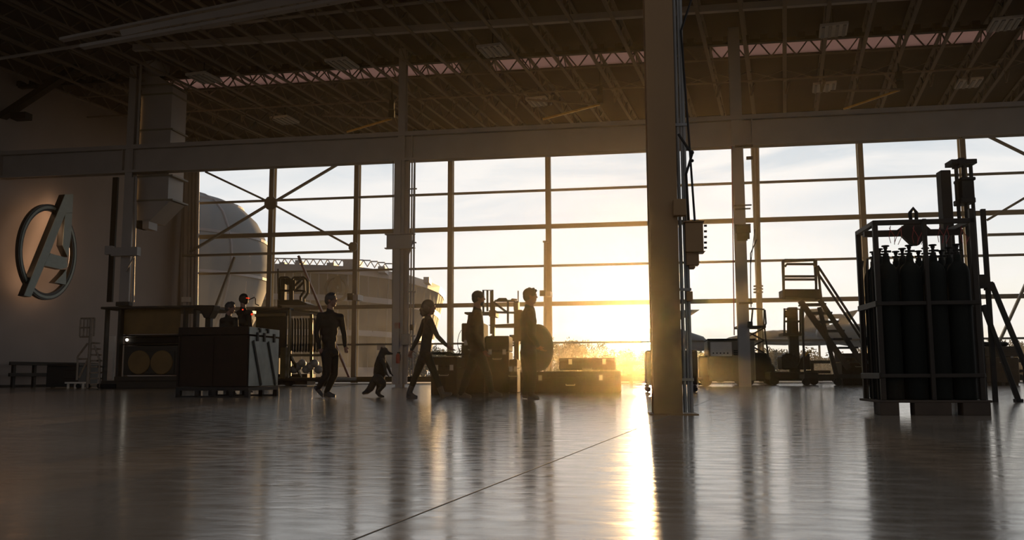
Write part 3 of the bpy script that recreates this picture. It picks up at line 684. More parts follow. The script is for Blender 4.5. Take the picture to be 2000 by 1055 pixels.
    jk = MB(); torso(jk, .014)
    for q in 'lr': arm(jk, q, .012)
    jk.chain([(P['neck']-V((0, 0, .05)), .085*s), (P['neck']+V((0, 0, .012))-fx*.01, .066*s)], 12)
    if J.get('skirt'): jk.chain([(P['hip'], .125*s), (P['hip']-V((0, 0, J['skirt'])), .135*s)], 14)
    obj('jacket', jk, coat, t, remesh=.012)
    if 'hipl' in P:
        tr = MB(); tr.ell(P['hip'], (.125*s, .17*s, .12), 14, 10)
        for q in 'lr': leg(tr, q, .014)
        obj('trousers', tr, trous, t, remesh=.012)
        for q in 'lr':
            bt = MB(); a, to = P['an'+q], P['to'+q]; hl = P['he'+q]
            bt.chain([(a+(P['kn'+q]-a).normalized()*.14, .056), (a, .050), (hl, .036)], 10); fo = (to-hl)
            bt.chain([(hl, .036), (hl+fo*.5+V((0, 0, .012)), .046), (to, .034)], 10); bt.chain([(a, .050), (hl+fo*.6+V((0, 0, .02)), .042)], 10)
            bt.bar(hl-fo.normalized()*.03-V((0, 0, .026)), to+fo.normalized()*.03-V((0, 0, .024)), .08, .022)
            obj('boot', bt, M_boot, t, remesh=.010)
    hm = MB()
    hm.ell(H+V((0, 0, .040))-fx*.016, (.106, .088, .095), 18, 12, rot)
    if hairstyle == 'short':
        hm.ell(H+V((0, 0, .0))-fx*.045, (.075, .082, .09), 14, 10, rot); rnd = random.Random(px)
        for _ in range(26):
            a = rnd.uniform(0, 2*pi); b = rnd.uniform(.2, 1.2); v = rot @ V((cos(a)*sin(b)*.1, sin(a)*sin(b)*.085, cos(b)*.09)); hm.chain([(H+V((0, 0, .04))+v*.9, .018), (H+V((0, 0, .046))+v*1.12+fx*.006, .008)], 6)
    if hairstyle == 'bob':
        hm.ell(H-fx*.045-V((0, 0, .015)), (.095, .098, .12), 16, 10, rot); hm.ell(H-fx*.085-V((0, 0, .085)), (.062, .085, .06), 14, 8, rot)
        for k in range(9): hm.chain([(H-fx*(.06+.008*k)+fy*(.07-.0175*k)-V((0, 0, .04)), .03), (H-fx*(.115-.002*k)+fy*(.07-.0175*k)-V((0, 0, .135)), .014)], 6)
    if hairstyle == 'beard':
        hm.ell(H+fx*.05-V((0, 0, .085)), (.045, .052, .05), 12, 8, rot); hm.ell(H-fx*.045, (.075, .082, .09), 14, 10, rot)
    hair_o = MB(); hair_o.v = [tuple(H+(V(v)-H)*hs) for v in hm.v]; hair_o.f = hm.f
    # keep the face free: cut hair forward of the brow
    if hairstyle != 'helmet': obj('hair', hair_o, hair, t, remesh=.009)
    if extras: extras(f, t, P, fx, fy, rot)
    return t, f, P
def gdp(px, py): return Hz(px, py, 0).y
# 1: man in dark jacket, turned partly towards the camera
d1 = gdp(640, 776)
person('man in dark jacket walking right, leftmost of the four walkers, one arm swinging', 645, d1, dict(head=(647, 587), neck=(645, 606), chest=(643, 634), waist=(643, 662), hip=(644, 690), turn=-.25, wide=1.12, tyaw=-.85,
    shl=(628, 618, -.12), ell=(621, 650, -.16), wrl=(627, 680, -.14), shr=(663, 619, .12), elr=(669, 652, .16), wrr=(672, 676, .12),
    hipl=(639, 694, -.08), knl=(641, 730, -.08), anl=(622, 760, -.08), hel=(618, 757, -.08), tol=(630, 771, -.08),
    hipr=(650, 694, .08), knr=(652, 731, .08), anr=(636, 766, .08), her=(633, 772, .08), tor=(651, 773, .08)), coat=M_cl1)
# 2: woman
d2 = gdp(805, 779)
person('slim woman with bob hair striding right past the pale column', 835, d2, dict(head=(838, 601), neck=(836, 618), chest=(838, 640), waist=(833, 666), hip=(830, 692), wide=.85, skirt=.06,
    shl=(828, 627, .13), ell=(815, 659, .17), wrl=(802, 683, .17), shr=(842, 629, -.13), elr=(856, 658, -.17), wrr=(873, 675, -.16), curl=1, curlv=.35,
    hipl=(825, 698, .07), knl=(811, 735, .07), anl=(798, 769, .07), hel=(796, 775, .07), tol=(812, 776, .07),
    hipr=(836, 698, -.07), knr=(852, 736, -.07), anr=(865, 771, -.07), her=(864, 777, -.07), tor=(880, 769, -.07)), hair=M_blond, coat=M_cl3, hairstyle='bob', slim=.80)
# 3: bearded man
d3 = gdp(920, 777)
person('broad bearded man in dark clothes walking right in front of the tall cabinet', 935, d3, dict(head=(935, 583), neck=(932, 604), chest=(930, 632), waist=(932, 662), hip=(932, 690), wide=1.15,
    shl=(921, 618, .17), ell=(912, 652, .22), wrl=(922, 684, .20), shr=(934, 619, -.17), elr=(932, 653, -.22), wrr=(944, 684, -.20), curl=1,
    hipl=(928, 694, .08), knl=(912, 734, .08), anl=(900, 769, .08), hel=(897, 774, .08), tol=(917, 775, .08),
    hipr=(936, 694, -.08), knr=(952, 730, -.08), anr=(960, 765, -.08), her=(958, 771, -.08), tor=(978, 771, -.08)), coat=M_cl4, hairstyle='beard', slim=1.12)
# 4: man with the round shield
d4 = gdp(1038, 780)
def shield(f, t, P, fx, fy, rot): pass
t4, f4, P4 = person('upright short haired man walking right, rightmost of the four walkers', 1036, d4, dict(head=(1036, 579), neck=(1034, 600), chest=(1032, 628), waist=(1032, 660), hip=(1032, 690), wide=1.1,
    shl=(1026, 614, .17), ell=(1025, 648, .28), wrl=(1042, 672, .36), shr=(1034, 614, -.17), elr=(1036, 654, -.21), wrr=(1050, 676, -.20), curl=1, curlv=1.1,
    hipl=(1029, 694, .08), knl=(1030, 734, .08), anl=(1026, 768, .08), hel=(1024, 774, .08), tol=(1042, 776, .08),
    hipr=(1034, 694, -.08), knr=(1040, 734, -.08), anr=(1036, 770, -.08), her=(1033, 776, -.08), tor=(1050, 777, -.08)), coat=M_cl3, slim=1.16)
fs = Frame(1050, d4, 0); ts = thing('round_shield', 'round metal shield carried on the arm of the last walking man', 'shield', fs)
M_sh = mat('shield_metal', '2a2622', .7, 0.0, spec=.2); c = fs.L(1046, 677); R_ = 48*d4*SC
mb = MB(); ax = V((.76, -.65, 0)).normalized(); ay = V((0, 0, 1)); az = ay.cross(ax).normalized()
c = V((c.x+.08, .70, c.z)); prof = [(0.0, .075), (.3, .068), (.6, .048), (.85, .02), (1.0, 0), (1.0, -.012), (.85, .006), (.6, .032), (.3, .052), (0.0, .058)]; n = 40; o0 = len(mb.v)
for r, h in prof: mb.v += [tuple(c+(az*cos(2*pi*i/n)+ay*sin(2*pi*i/n))*max(r*R_, 1e-3)+ax*h) for i in range(n)]
for i in range(len(prof)-1):
    for j in range(n): k = (j+1) % n; mb.f.append((o0+i*n+j, o0+i*n+k, o0+(i+1)*n+k, o0+(i+1)*n+j))
obj('disc', mb, M_sh, ts, smooth=True); mb = MB()
for q in (-.1, .08): mb.tube([c+az*q+ay*.1-ax*.0, c+az*q+ay*.06-ax*.07, c+az*q-ay*.06-ax*.07, c+az*q-ay*.1], .012)
obj('arm_strap', mb, M_boot, ts)
# two people behind the big case
d5 = gdp(450, 769)-.2
person('dark haired person bending behind the big case at the left', 448, d5, dict(head=(450, 602), neck=(446, 617), chest=(446, 642), waist=(446, 668), hip=(446, 695), wide=1.2, tyaw=-1.1,
    shl=(432, 626, .1), ell=(429, 655, .1), wrl=(438, 676, -.1), shr=(462, 626, -.1), elr=(466, 655, -.15), wrr=(458, 674, -.25),
    hipl=(440, 698, .08), knl=(440, 732, .08), anl=(438, 762, .08), hel=(437, 768, .08), tol=(448, 769, .08),
    hipr=(452, 698, -.08), knr=(454, 732, -.08), anr=(452, 763, -.08), her=(451, 769, -.08), tor=(462, 770, -.08), turn=-.1), coat=M_cl1, face=1)
def armour(f, t, P, fx, fy, rot):
    H = P['head']; mb = MB(); mb.ell(H+V((0, 0, .02)), (.13, .12, .145), 18, 12, rot); mb.ell(H+fx*.04-V((0, 0, .06)), (.085, .09, .075), 14, 10, rot); ho_ = obj('helmet', mb, M_dark, t, remesh=.012)
    Mv = mat('red_glow', 'ff3010', .5, emit=('ff3818', .9))
    mb = MB(); mb.tube([H+fx*.09-fy*.09+V((0, 0, .03)), H+fx*.135-fy*.04+V((0, 0, .03)), H+fx*.15+V((0, 0, .03)), H+fx*.135+fy*.04+V((0, 0, .03))], .012); obj('visor_light', mb, Mv, ho_)
    for (x, y) in ((492, 614), (474, 605)): mb = MB(); a = f.L(x, y, -.22); mb.ell(a, .03 if x > 480 else .02); obj('armour_light', mb, Mv, t)
    mb = MB()
    for q in 'lr': mb.ell(P['sh'+q]+V((0, 0, .02)), (.12, .1, .09))
    mb.ell(P['chest'], (.16, .24, .17)); obj('armour', mb, M_dark, t, remesh=.014)
    mb = MB(); mb.tube([H+fx*.13-V((0, 0, .01)), f.L(497, 581), f.L(499, 584), f.L(499, 594), f.L(506, 597)], .014); obj('side_handle', mb, M_dark, t)
person('helmeted figure in dark armour with small red lights behind the big case', 478, gdp(478, 766), dict(head=(476, 585), neck=(475, 602), chest=(477, 628), waist=(478, 658), hip=(478, 690), wide=1.2, tyaw=-.9,
    shl=(466, 613, .2), ell=(462, 646, .22), wrl=(472, 668, .1), shr=(489, 614, -.15), elr=(494, 646, -.2), wrr=(484, 668, -.3),
    hipl=(472, 694, .08), knl=(472, 730, .08), anl=(470, 758, .08), hel=(469, 764, .08), tol=(480, 765, .08),
    hipr=(484, 694, -.08), knr=(486, 730, -.08), anr=(484, 759, -.08), her=(483, 765, -.08), tor=(494, 766, -.08)), coat=M_cl1, hairstyle='helmet', extras=armour, slim=1.1)
# raccoon
d6 = gdp(742, 776); f = Frame(740, d6, 0)
t = thing('raccoon', 'small bushy tailed animal walking upright between the first man and the woman', 'animal', f)
M_fur = mat('grey_fur', '261f18', .9, scale=30, bump=.4); M_fur2 = mat('dark_fur', '1d1814', .9, scale=30)
k = d6*SC
def Q(x, y, v=0.0): p = f.L(x, y); return V((p.x, v, p.z))
mb = MB(); ch = lambda L, n=10: mb.chain([(Q(*p[:2], p[3] if len(p) > 3 else 0), p[2]*k) for p in L], n)
ch([(741, 741, 10.5), (741, 728, 12), (742, 714, 11), (744, 701, 8.5), (746, 692, 7)])       # trunk to neck
ch([(748, 688, 7.5), (751, 686, 7.5)]); ch([(751, 687, 6.5), (759, 690, 3.6), (764, 691, 2.4)]); mb.ell(Q(766, 691), .02)
for v in (-.055, .055): mb.chain([(Q(746, 683, v), .025), (Q(745.5, 678.5, v*1.2), .013)], 8)
for v, pts in ((-.10, [(740, 740, 9), (748, 748, 8), (751, 752, 5), (741, 764, 4), (742, 772, 3.4), (750, 775, 2.6)]), (.10, [(738, 742, 9), (740, 750, 7.5), (738, 758, 4.5), (735, 764, 3.2), (734, 768, 2.6), (738, 772, 2.4)])):
    ch([(p[0], p[1], p[2], v) for p in pts])
for v, pts in ((-.12, [(747, 703, 5), (753, 713, 3.6), (754, 724, 3), (757, 731, 2.4)]), (.12, [(747, 704, 5), (755, 714, 3.4), (759, 723, 2.8), (761, 729, 2.4)])):
    ch([(p[0], p[1], p[2], v) for p in pts]); e = Q(pts[-1][0], pts[-1][1], v)
    for q in range(5): a = -.9+q*.3; mb.chain([(e, .016), (e+V((.03*cos(a)+.01, (q-2)*.014, -.035)), .008), (e+V((.04*cos(a)+.012, (q-2)*.016, -.06)), .006)], 6)
obj('body', mb, M_fur, t, remesh=.009)
mb = MB(); ch([(733, 738, 6), (729, 748, 7.2), (724, 758, 7.2), (717, 765, 5.4), (710, 768, 3.2)]); obj('tail', mb, M_fur2, t, remesh=.010)
mb = MB(); ch([(742, 728, 12.8), (742.5, 714, 11.8), (744, 702, 9.4)]); obj('vest', mb, M_cl4, t, remesh=.012)

# ------------------------------------------------------------------ gas cylinder rack
RD = gdp(1722, 811); f = Frame(1722, RD, .13)
f.o = V((Hz(1724, 811, 0).x, RD, 0))
rk = thing('cylinder_rack', 'tall dark steel frame holding gas cylinders on a pallet, at the right', 'rack', f)
W = f.L(1928, 790).x; DP = .74; HT = f.L(1724, 430).z; M_rack = mat('rack_steel', '2c241c', .5, var=.1, spec=.2)
def rp(name, boxes, m=M_rack, par=rk, bev=.004):
    mb = MB()
    for b in boxes: mb.box(*b)
    return obj(name, mb, m, par, bev=bev)
pz = .15
for (x, y) in ((0, 0), (W-.05, 0), (0, DP-.05), (W-.05, DP-.05)): rp('post', [(x, x+.05, y, y+.05, pz, HT+(.10 if x > .1 and y < .1 else 0))])
rp('top_frame', [(0, W, 0, .05, HT-.05, HT), (0, W, DP-.05, DP, HT-.05, HT), (0, .05, 0, DP, HT-.05, HT), (W-.05, W, 0, DP, HT-.05, HT), (0, W, DP/2-.03, DP/2+.03, HT-.12, HT-.06), (W/2-.02, W/2+.02, -.03, .012, pz, HT)])
for py in (592, 734): z = f.L(1800, py).z; rp('rail', [(0, W, -.012, .02, z-.02, z+.02), (0, W, DP-.02, DP+.012, z-.02, z+.02), (-.012, .02, 0, DP, z-.03, z+.03), (W-.02, W+.012, 0, DP, z-.02, z+.02)])
mb = MB()
for k in range(3): y = .14+k*.2; mb.tube([(.005, y, pz), (.005, y, HT-.45), (.02, y, HT-.36)], .011)
obj('side_bar', mb, M_rack, rk)
cx = f.L(1808, 440).x; z0 = f.L(1800, 470).z; z1 = f.L(1800, 428).z
mb = MB(); mb.prism([V((cx-.19, 0, z1-.06)), V((cx-.04, 0, z0)), V((cx+.03, 0, z0)), V((cx+.16, 0, z1-.06)), V((cx+.05, 0, z1+.05)), V((cx-.05, 0, z1+.04))], (0, DP/2-.04, 0), (0, DP/2+.04, 0)); obj('lifting_plate', mb, M_rack, rk, bev=.004)
mb = MB(); q = f.L(1806, 425).z; mb.tube([V((cx-.03, DP/2, q)), V((cx-.035, DP/2, q+.12)), V((cx, DP/2, q+.165)), V((cx+.03, DP/2, q+.12)), V((cx+.025, DP/2, q))], .02); obj('shackle', mb, M_dark, rk, smooth=True)
# pallet
pl = thing('pallet', 'wooden pallet under the gas cylinder rack', 'pallet', f); bz = f.L(1800, 789).z
for (qa, qb) in ((1712, 1754), (1784, 1856), (1878, 1932)):
    for (ya, yb) in ((-.04, .12), (DP/2-.07, DP/2+.07), (DP-.12, DP+.04)): xa = max(-.03, f.L(qa, 800, ya+.05).x); xb = min(W+.04, f.L(qb, 800, ya+.05).x); mb = MB(); mb.box(xa, xb, ya, yb, .0, .125); obj('block', mb, M_wood, pl, bev=.004)
mb = MB(); mb.box(-.03, W+.04, -.04, DP+.04, .125, pz); obj('deck', mb, M_wood, pl, bev=.004)
# cylinders
def cylinder(x, y, lab):
    g = Frame(1722, RD, .13); g.o = f.o+f.e1*x+f.e2*y+V((0, 0, pz)); return g
HC = f.L(1752, 497).z-pz; R0 = .110
names = ['leftmost', 'second from the left', 'third from the left', 'rightmost']; rows = ['front', 'middle', 'back']
proto_c = None
for j in range(3):
    for i in range(4):
        x = .150+(W-.30)/3*i; y = .135+j*.235; g = cylinder(x, y, '')
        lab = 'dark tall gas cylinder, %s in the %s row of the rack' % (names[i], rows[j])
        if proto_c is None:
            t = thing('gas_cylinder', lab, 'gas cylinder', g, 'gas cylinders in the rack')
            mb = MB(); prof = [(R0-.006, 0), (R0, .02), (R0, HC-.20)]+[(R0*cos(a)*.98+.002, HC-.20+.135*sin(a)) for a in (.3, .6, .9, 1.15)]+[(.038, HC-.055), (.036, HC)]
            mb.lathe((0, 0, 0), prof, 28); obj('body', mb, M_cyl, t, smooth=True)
            mb = MB(); mb.lathe((0, 0, HC), [(.03, 0), (.03, .03), (.016, .035), (.016, .075), (.022, .08), (.022, .1)], 12); mb.tube([(0, 0, HC+.05), (.055, 0, HC+.05)], .012); mb.tube([(0, 0, HC+.05), (-.04, .01, HC+.05)], .01); vo_ = obj('valve', mb, M_dark, t, smooth=False)
            mb = MB(); mb.lathe((0, 0, HC+.10), [(.036, 0), (.042, .006), (.036, .014)], 14); obj('handwheel', mb, M_dark, vo_)
            proto_c = t
        else:
            t = copy_tree(proto_c); t.location = g.o; t['label'] = lab
mb = MB(); rnd = random.Random(3)
for (x0, y0) in ((1751, 478), (1796, 478), (1845, 476), (1892, 478)):
    for k in range(2):
        a = f.L(x0-4+k*7, y0, .15); b = f.L(x0-12+k*20+rnd.uniform(-4, 4), 446, .2); mb.tube([a, a.lerp(b, .4)+V((.02, -.02, .01)), b, b+V((.02, .02, .03)), a.lerp(b, .5)+V((-.02, .03, 0)), a+V((-.03, .02, .02))], .0035, 5)
obj('hose', mb, M_red, rk)
# ------------------------------------------------------------------ lifting mast with angled legs behind the rack
LD = gdp(1988, 785); f = Frame(1900, LD, .1); t = thing('lifting_mast', 'tall steel lifting mast with angled legs behind the gas cylinders', 'hoist', f)
mb = MB(); a = f.L(1849, 325); b = f.L(1881, 505); mb.box(a.x, b.x, .25, .45, 0, a.z); obj('mast', mb, M_dark, t, bev=.01)
for x in (1877, 1892, 1906): mb = MB(); a = f.L(x, 316); mb.tube([(a.x, .2, 0), (a.x, .2, a.z)], .03); obj('guide_rod', mb, M_dark, t)
mb = MB(); pb(mb, f, 1859, 310, 1908, 320, .12, .4); pb(mb, f, 1874, 308, 1884, 322, .1, .4); obj('head_beam', mb, M_dark, t)
mb = MB(); pb(mb, f, 1881, 345, 1902, 395, .08, .38); pb(mb, f, 1878, 345, 1906, 352, .06, .38); pb(mb, f, 1878, 385, 1906, 396, .06, .38); obj('carriage', mb, M_dark, t, bev=.01)
mb = MB(); a = f.L(1921, 408); mb.box(a.x-.03, a.x+.03, .0, .06, 0, a.z); obj('post', mb, M_dark, t)
mb = MB(); pb(mb, f, 1915, 536, 1932, 562, -.06, .1); pb(mb, f, 1928, 550, 1940, 566, -.04, .08); obj('hinge', mb, M_dark, t)
for p, q in (((1936, 553), (2022, 762)), ((1920, 596), (1989, 782))): mb = MB(); mb.bar(f.L(*p), f.L(*q, -.0), .065, .065); b = f.L(*q); mb.box(b.x-.05, b.x+.05, -.06, .06, 0, b.z+.02); obj('leg', mb, M_dark, t, bev=.006)
# ------------------------------------------------------------------ mobile stairs
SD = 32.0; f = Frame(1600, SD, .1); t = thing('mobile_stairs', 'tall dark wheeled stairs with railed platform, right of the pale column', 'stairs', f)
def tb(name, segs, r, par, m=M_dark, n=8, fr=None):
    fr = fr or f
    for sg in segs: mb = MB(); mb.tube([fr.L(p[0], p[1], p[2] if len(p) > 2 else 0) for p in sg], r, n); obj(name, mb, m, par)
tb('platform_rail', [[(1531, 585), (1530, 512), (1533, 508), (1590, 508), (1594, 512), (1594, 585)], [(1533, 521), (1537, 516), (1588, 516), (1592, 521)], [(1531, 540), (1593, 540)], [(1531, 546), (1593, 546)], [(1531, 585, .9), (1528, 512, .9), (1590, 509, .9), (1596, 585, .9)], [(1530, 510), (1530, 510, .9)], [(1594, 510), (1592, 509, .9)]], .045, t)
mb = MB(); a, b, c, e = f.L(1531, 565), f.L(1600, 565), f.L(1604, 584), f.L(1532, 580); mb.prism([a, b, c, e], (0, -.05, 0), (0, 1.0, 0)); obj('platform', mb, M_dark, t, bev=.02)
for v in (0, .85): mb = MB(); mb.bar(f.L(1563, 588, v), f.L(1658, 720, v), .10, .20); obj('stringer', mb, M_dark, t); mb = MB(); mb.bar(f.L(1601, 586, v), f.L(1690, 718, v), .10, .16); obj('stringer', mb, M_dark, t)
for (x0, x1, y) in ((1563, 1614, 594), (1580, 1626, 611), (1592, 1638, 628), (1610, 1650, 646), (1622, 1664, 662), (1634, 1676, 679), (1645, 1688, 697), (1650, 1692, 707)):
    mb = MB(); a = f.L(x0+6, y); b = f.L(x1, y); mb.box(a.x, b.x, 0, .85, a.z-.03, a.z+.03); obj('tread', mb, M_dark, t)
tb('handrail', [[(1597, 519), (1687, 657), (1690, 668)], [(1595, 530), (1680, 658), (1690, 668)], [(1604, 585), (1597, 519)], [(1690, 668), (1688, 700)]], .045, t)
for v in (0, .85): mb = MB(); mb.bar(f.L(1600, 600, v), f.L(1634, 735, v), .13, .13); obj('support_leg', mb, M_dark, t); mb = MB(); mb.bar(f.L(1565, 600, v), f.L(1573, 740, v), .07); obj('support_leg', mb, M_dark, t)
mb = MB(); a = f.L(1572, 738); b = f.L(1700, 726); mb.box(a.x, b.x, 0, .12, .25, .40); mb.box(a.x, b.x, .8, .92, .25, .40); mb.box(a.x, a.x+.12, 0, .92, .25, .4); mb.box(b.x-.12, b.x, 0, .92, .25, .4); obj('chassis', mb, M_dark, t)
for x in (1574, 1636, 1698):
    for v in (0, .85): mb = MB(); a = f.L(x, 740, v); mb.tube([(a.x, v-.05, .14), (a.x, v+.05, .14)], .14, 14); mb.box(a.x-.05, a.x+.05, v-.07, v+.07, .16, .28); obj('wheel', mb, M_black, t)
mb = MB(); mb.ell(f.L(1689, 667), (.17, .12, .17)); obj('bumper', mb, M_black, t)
# ------------------------------------------------------------------ mast lift on a trailer
f = Frame(1550, 34.0, .1); t = thing('mast_lift', 'small mast lift with square basket below the stairs platform', 'lift', f)
mb = MB(); pb(mb, f, 1545, 600, 1558, 738, .3, .6); obj('mast', mb, M_dark, t, bev=.02)
tb('basket', [[(1532, 654), (1532, 604), (1569, 604), (1569, 654)], [(1532, 628), (1569, 628)], [(1532, 654, .8), (1532, 604, .8), (1569, 604, .8), (1569, 654, .8)], [(1532, 604), (1532, 604, .8)], [(1569, 604), (1569, 604, .8)], [(1539, 654), (1539, 604)], [(1563, 604), (1563, 654)]], .04, t)
mb = MB(); pb(mb, f, 1530, 650, 1571, 656, -.05, .85); obj('basket_floor', mb, M_dark, t); mb = MB(); pb(mb, f, 1533, 606, 1556, 620, -.1, .1); obj('control_box', mb, M_dark, t, bev=.02)
mb = MB(); pb(mb, f, 1528, 694, 1558, 722, 0, .9); pb(mb, f, 1533, 690, 1552, 695, .1, .8); obj('motor_cover', mb, M_dark, t, bev=.06)
mb = MB(); a = f.L(1505, 735); b = f.L(1600, 748); mb.box(a.x, b.x, 0, 1.2, .2, .50); obj('chassis', mb, M_dark, t, bev=.04)
mb = MB(); mb.prism([f.L(x, y) for x, y in ((1558, 722), (1566, 700), (1578, 686), (1583, 692), (1586, 722))], (0, .1, 0), (0, .7, 0)); obj('drive_unit', mb, M_dark, t, bev=.03)
mb = MB(); a = f.L(1578, 690); mb.tube([f.L(1571, 696, 0), f.L(1578, 688, 0), f.L(1584, 688, 0)], .04); obj('warning_strip', mb, M_yel, t)
for x in (1513, 1590):
    for v in (.05, 1.1): mb = MB(); a = f.L(x, 748); mb.tube([(a.x, v-.06, .17), (a.x, v+.06, .17)], .17, 14); mb.box(a.x-.05, a.x+.05, v-.04, v+.04, .17, .3); obj('wheel', mb, M_black, t)
# railed work platform by the right column
f = Frame(1468, 35.5, .1); t = thing('scissor_lift', 'low scissor lift with thin guard rails behind the pale right column', 'lift', f)
tb('guard_rail', [[(1442, 652), (1446, 606), (1452, 602), (1488, 604), (1494, 606), (1496, 632), (1493, 638)], [(1446, 638), (1494, 638)], [(1470, 604), (1467, 638)], [(1493, 640), (1501, 700)], [(1448, 640, .9), (1450, 604, .9), (1492, 604, .9), (1492, 640, .9)]], .035, t)
mb = MB(); pb(mb, f, 1441, 636, 1496, 641, -.05, 1.0); obj('platform', mb, M_dark, t)
mb = MB(); pb(mb, f, 1443, 642, 1452, 664, 0, .3); obj('control_box', mb, M_dark, t)
for k, (ya, yb) in enumerate(((641, 665), (665, 689))): 
    
    for (p_, q_, v_) in ((1446, 1492, 0), (1492, 1446, 0), (1446, 1492, .8), (1492, 1446, .8)): mb = MB(); mb.bar(f.L(p_, ya, v_), f.L(q_, yb, v_), .06); obj('scissor_arm', mb, M_dark, t)
mb = MB(); mb.prism([f.L(x, y) for x, y in ((1440, 689), (1497, 689), (1506, 700), (1508, 712), (1514, 716), (1516, 744), (1440, 744))], (0, 0, 0), (0, 1.0, 0)); obj('base', mb, M_dark, t, bev=.04)
for x in (1450, 1508): mb = MB(); a = f.L(x, 744); mb.tube([(a.x, -.02, .18), (a.x, 1.02, .18)], .18, 14); obj('wheel', mb, M_black, t)
# ------------------------------------------------------------------ ground power unit
f = Frame(1420, 31.5, .12); t = thing('ground_power_unit', 'boxy pale ground power unit with two round fans, right of the big pillar', 'power unit', f)
mb = MB(); pb(mb, f, 1384, 664, 1474, 745, 0, 1.3); obj('body', mb, M_gse, t, bev=.04)
mb = MB(); pb(mb, f, 1366, 695, 1384, 745, .1, 1.2); obj('side_cabinet', mb, M_dark, t, bev=.03)
mb = MB(); pb(mb, f, 1382, 661, 1476, 665, -.06, 1.36); obj('lid', mb, M_dark, t, bev=.01)
mb = MB(); pb(mb, f, 1388, 668, 1429, 696, -.03, 0); cp_ = obj('control_panel', mb, M_white, t, bev=.01)
for k in range(5): mb = MB(); a = f.L(1393+k*7, 690); mb.tube([(a.x, -.06, a.z), (a.x, -.03, a.z)], .025, 8); obj('knob', mb, M_dark, cp_)
mb = MB()
for k in range(3): pb(mb, f, 1433, 684+k*4, 1452, 686+k*4, -.03, 0)
obj('grille', mb, M_dark, t)
for x in (1406, 1450): mb = MB(); a = f.L(x, 728); mb.tube([(a.x, -.06, a.z), (a.x, 0, a.z)], .34, 24); obj('fan_cover', mb, M_gse, t, bev=.01)
for x in (1380, 1462):
    for v in (.1, 1.2): mb = MB(); a = f.L(x, 748); mb.tube([(a.x, v-.08, .2), (a.x, v+.08, .2)], .2, 16); obj('wheel', mb, M_black, t)
mb = MB(); mb.tube([f.L(1372, 740), (f.L(1360, 750).x, -.1, .25), (f.L(1364, 750).x, -.5, .08)], .05); obj('tow_bar', mb, M_dark, t)
# ------------------------------------------------------------------ cases and crates (simple builder)
def case(px0, y0, px1, y1, d, name, label, cat, m, dep=1.0, th=.12, group=None, base=None, v0=0.0, ribs=0, handle=True, feet=False, z0=None):
    fr = Frame((px0+px1)/2, d, th); zb = z0 or 0.0; t = thing(name, label, cat, fr, group); a = fr.L(px0, y1); b = fr.L(px1, y0); h = b.z
    zf = zb+(.10 if feet else 0)
    mb = MB(); mb.box(a.x, b.x, 0, dep, zf, zb+(h-zb)*.72); bo_ = obj('body', mb, m, t, bev=.02)
    mb = MB(); mb.box(a.x, b.x, 0, dep, zb+(h-zb)*.73, h); ld = obj('lid', mb, m, t, bev=.02)
    zz = zb+(h-zb)*.725
    for k in (.2, .8): mb = MB(); x = a.x+(b.x-a.x)*k; mb.box(x-.04, x+.04, -.02, 0, zz-.07, zz+.05); obj('latch', mb, M_steel, ld)
    if ribs:
        for k in range(ribs+1): mb = MB(); x = a.x+(b.x-a.x)*k/ribs; x = min(max(x, a.x+.03), b.x-.03); mb.box(x-.03, x+.03, -.02, .0, zf, h); obj('batten', mb, m, t)
    if handle: mb = MB(); c = (a.x+b.x)/2; mb.tube([(c-.1, -.01, zz-.16), (c-.1, -.06, zz-.18), (c+.1, -.06, zz-.18), (c+.1, -.01, zz-.16)], .01); obj('handle', mb, M_steel, bo_)
    if feet:
        for x in (a.x+.05, (a.x+b.x)/2-.06, b.x-.17): mb = MB(); mb.box(x, x+.12, .02, dep-.02, zb, zf); obj('skid', mb, m, t)
    return t, fr, h
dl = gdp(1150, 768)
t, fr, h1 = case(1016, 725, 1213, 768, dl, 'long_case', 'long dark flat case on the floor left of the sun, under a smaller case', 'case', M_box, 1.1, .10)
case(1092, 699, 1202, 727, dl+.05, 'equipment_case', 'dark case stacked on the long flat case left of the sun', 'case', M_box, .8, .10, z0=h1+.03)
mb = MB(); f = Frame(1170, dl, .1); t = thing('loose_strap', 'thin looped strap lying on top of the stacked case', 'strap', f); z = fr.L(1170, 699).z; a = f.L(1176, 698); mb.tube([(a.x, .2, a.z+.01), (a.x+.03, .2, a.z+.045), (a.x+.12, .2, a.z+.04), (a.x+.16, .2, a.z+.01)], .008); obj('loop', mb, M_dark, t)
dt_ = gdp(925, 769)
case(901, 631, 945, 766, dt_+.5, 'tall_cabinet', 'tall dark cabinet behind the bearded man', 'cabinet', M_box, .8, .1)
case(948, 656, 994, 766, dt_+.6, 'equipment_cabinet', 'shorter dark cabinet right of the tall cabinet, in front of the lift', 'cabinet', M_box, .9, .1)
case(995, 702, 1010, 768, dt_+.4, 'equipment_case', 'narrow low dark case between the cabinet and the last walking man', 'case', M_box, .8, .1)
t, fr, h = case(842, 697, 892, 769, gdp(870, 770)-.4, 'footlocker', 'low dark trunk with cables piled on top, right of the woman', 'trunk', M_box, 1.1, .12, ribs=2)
f = fr; t = thing('cable_pile', 'loose tangle of cables lying on the low trunk', 'cable', f); mb = MB(); rnd = random.Random(5)
for k in range(9):
    x = f.L(845+k*6, 697).x; pts = [(x+.1*cos(a*1.3+k), .3+.12*sin(a*1.7+k), h+.025+.05*abs(sin(a+k))+(.03 if k < 5 else 0)) for a in [q*.6 for q in range(11)]]; mb.tube(pts, .014, 6)
obj('coil', mb, M_black, t)
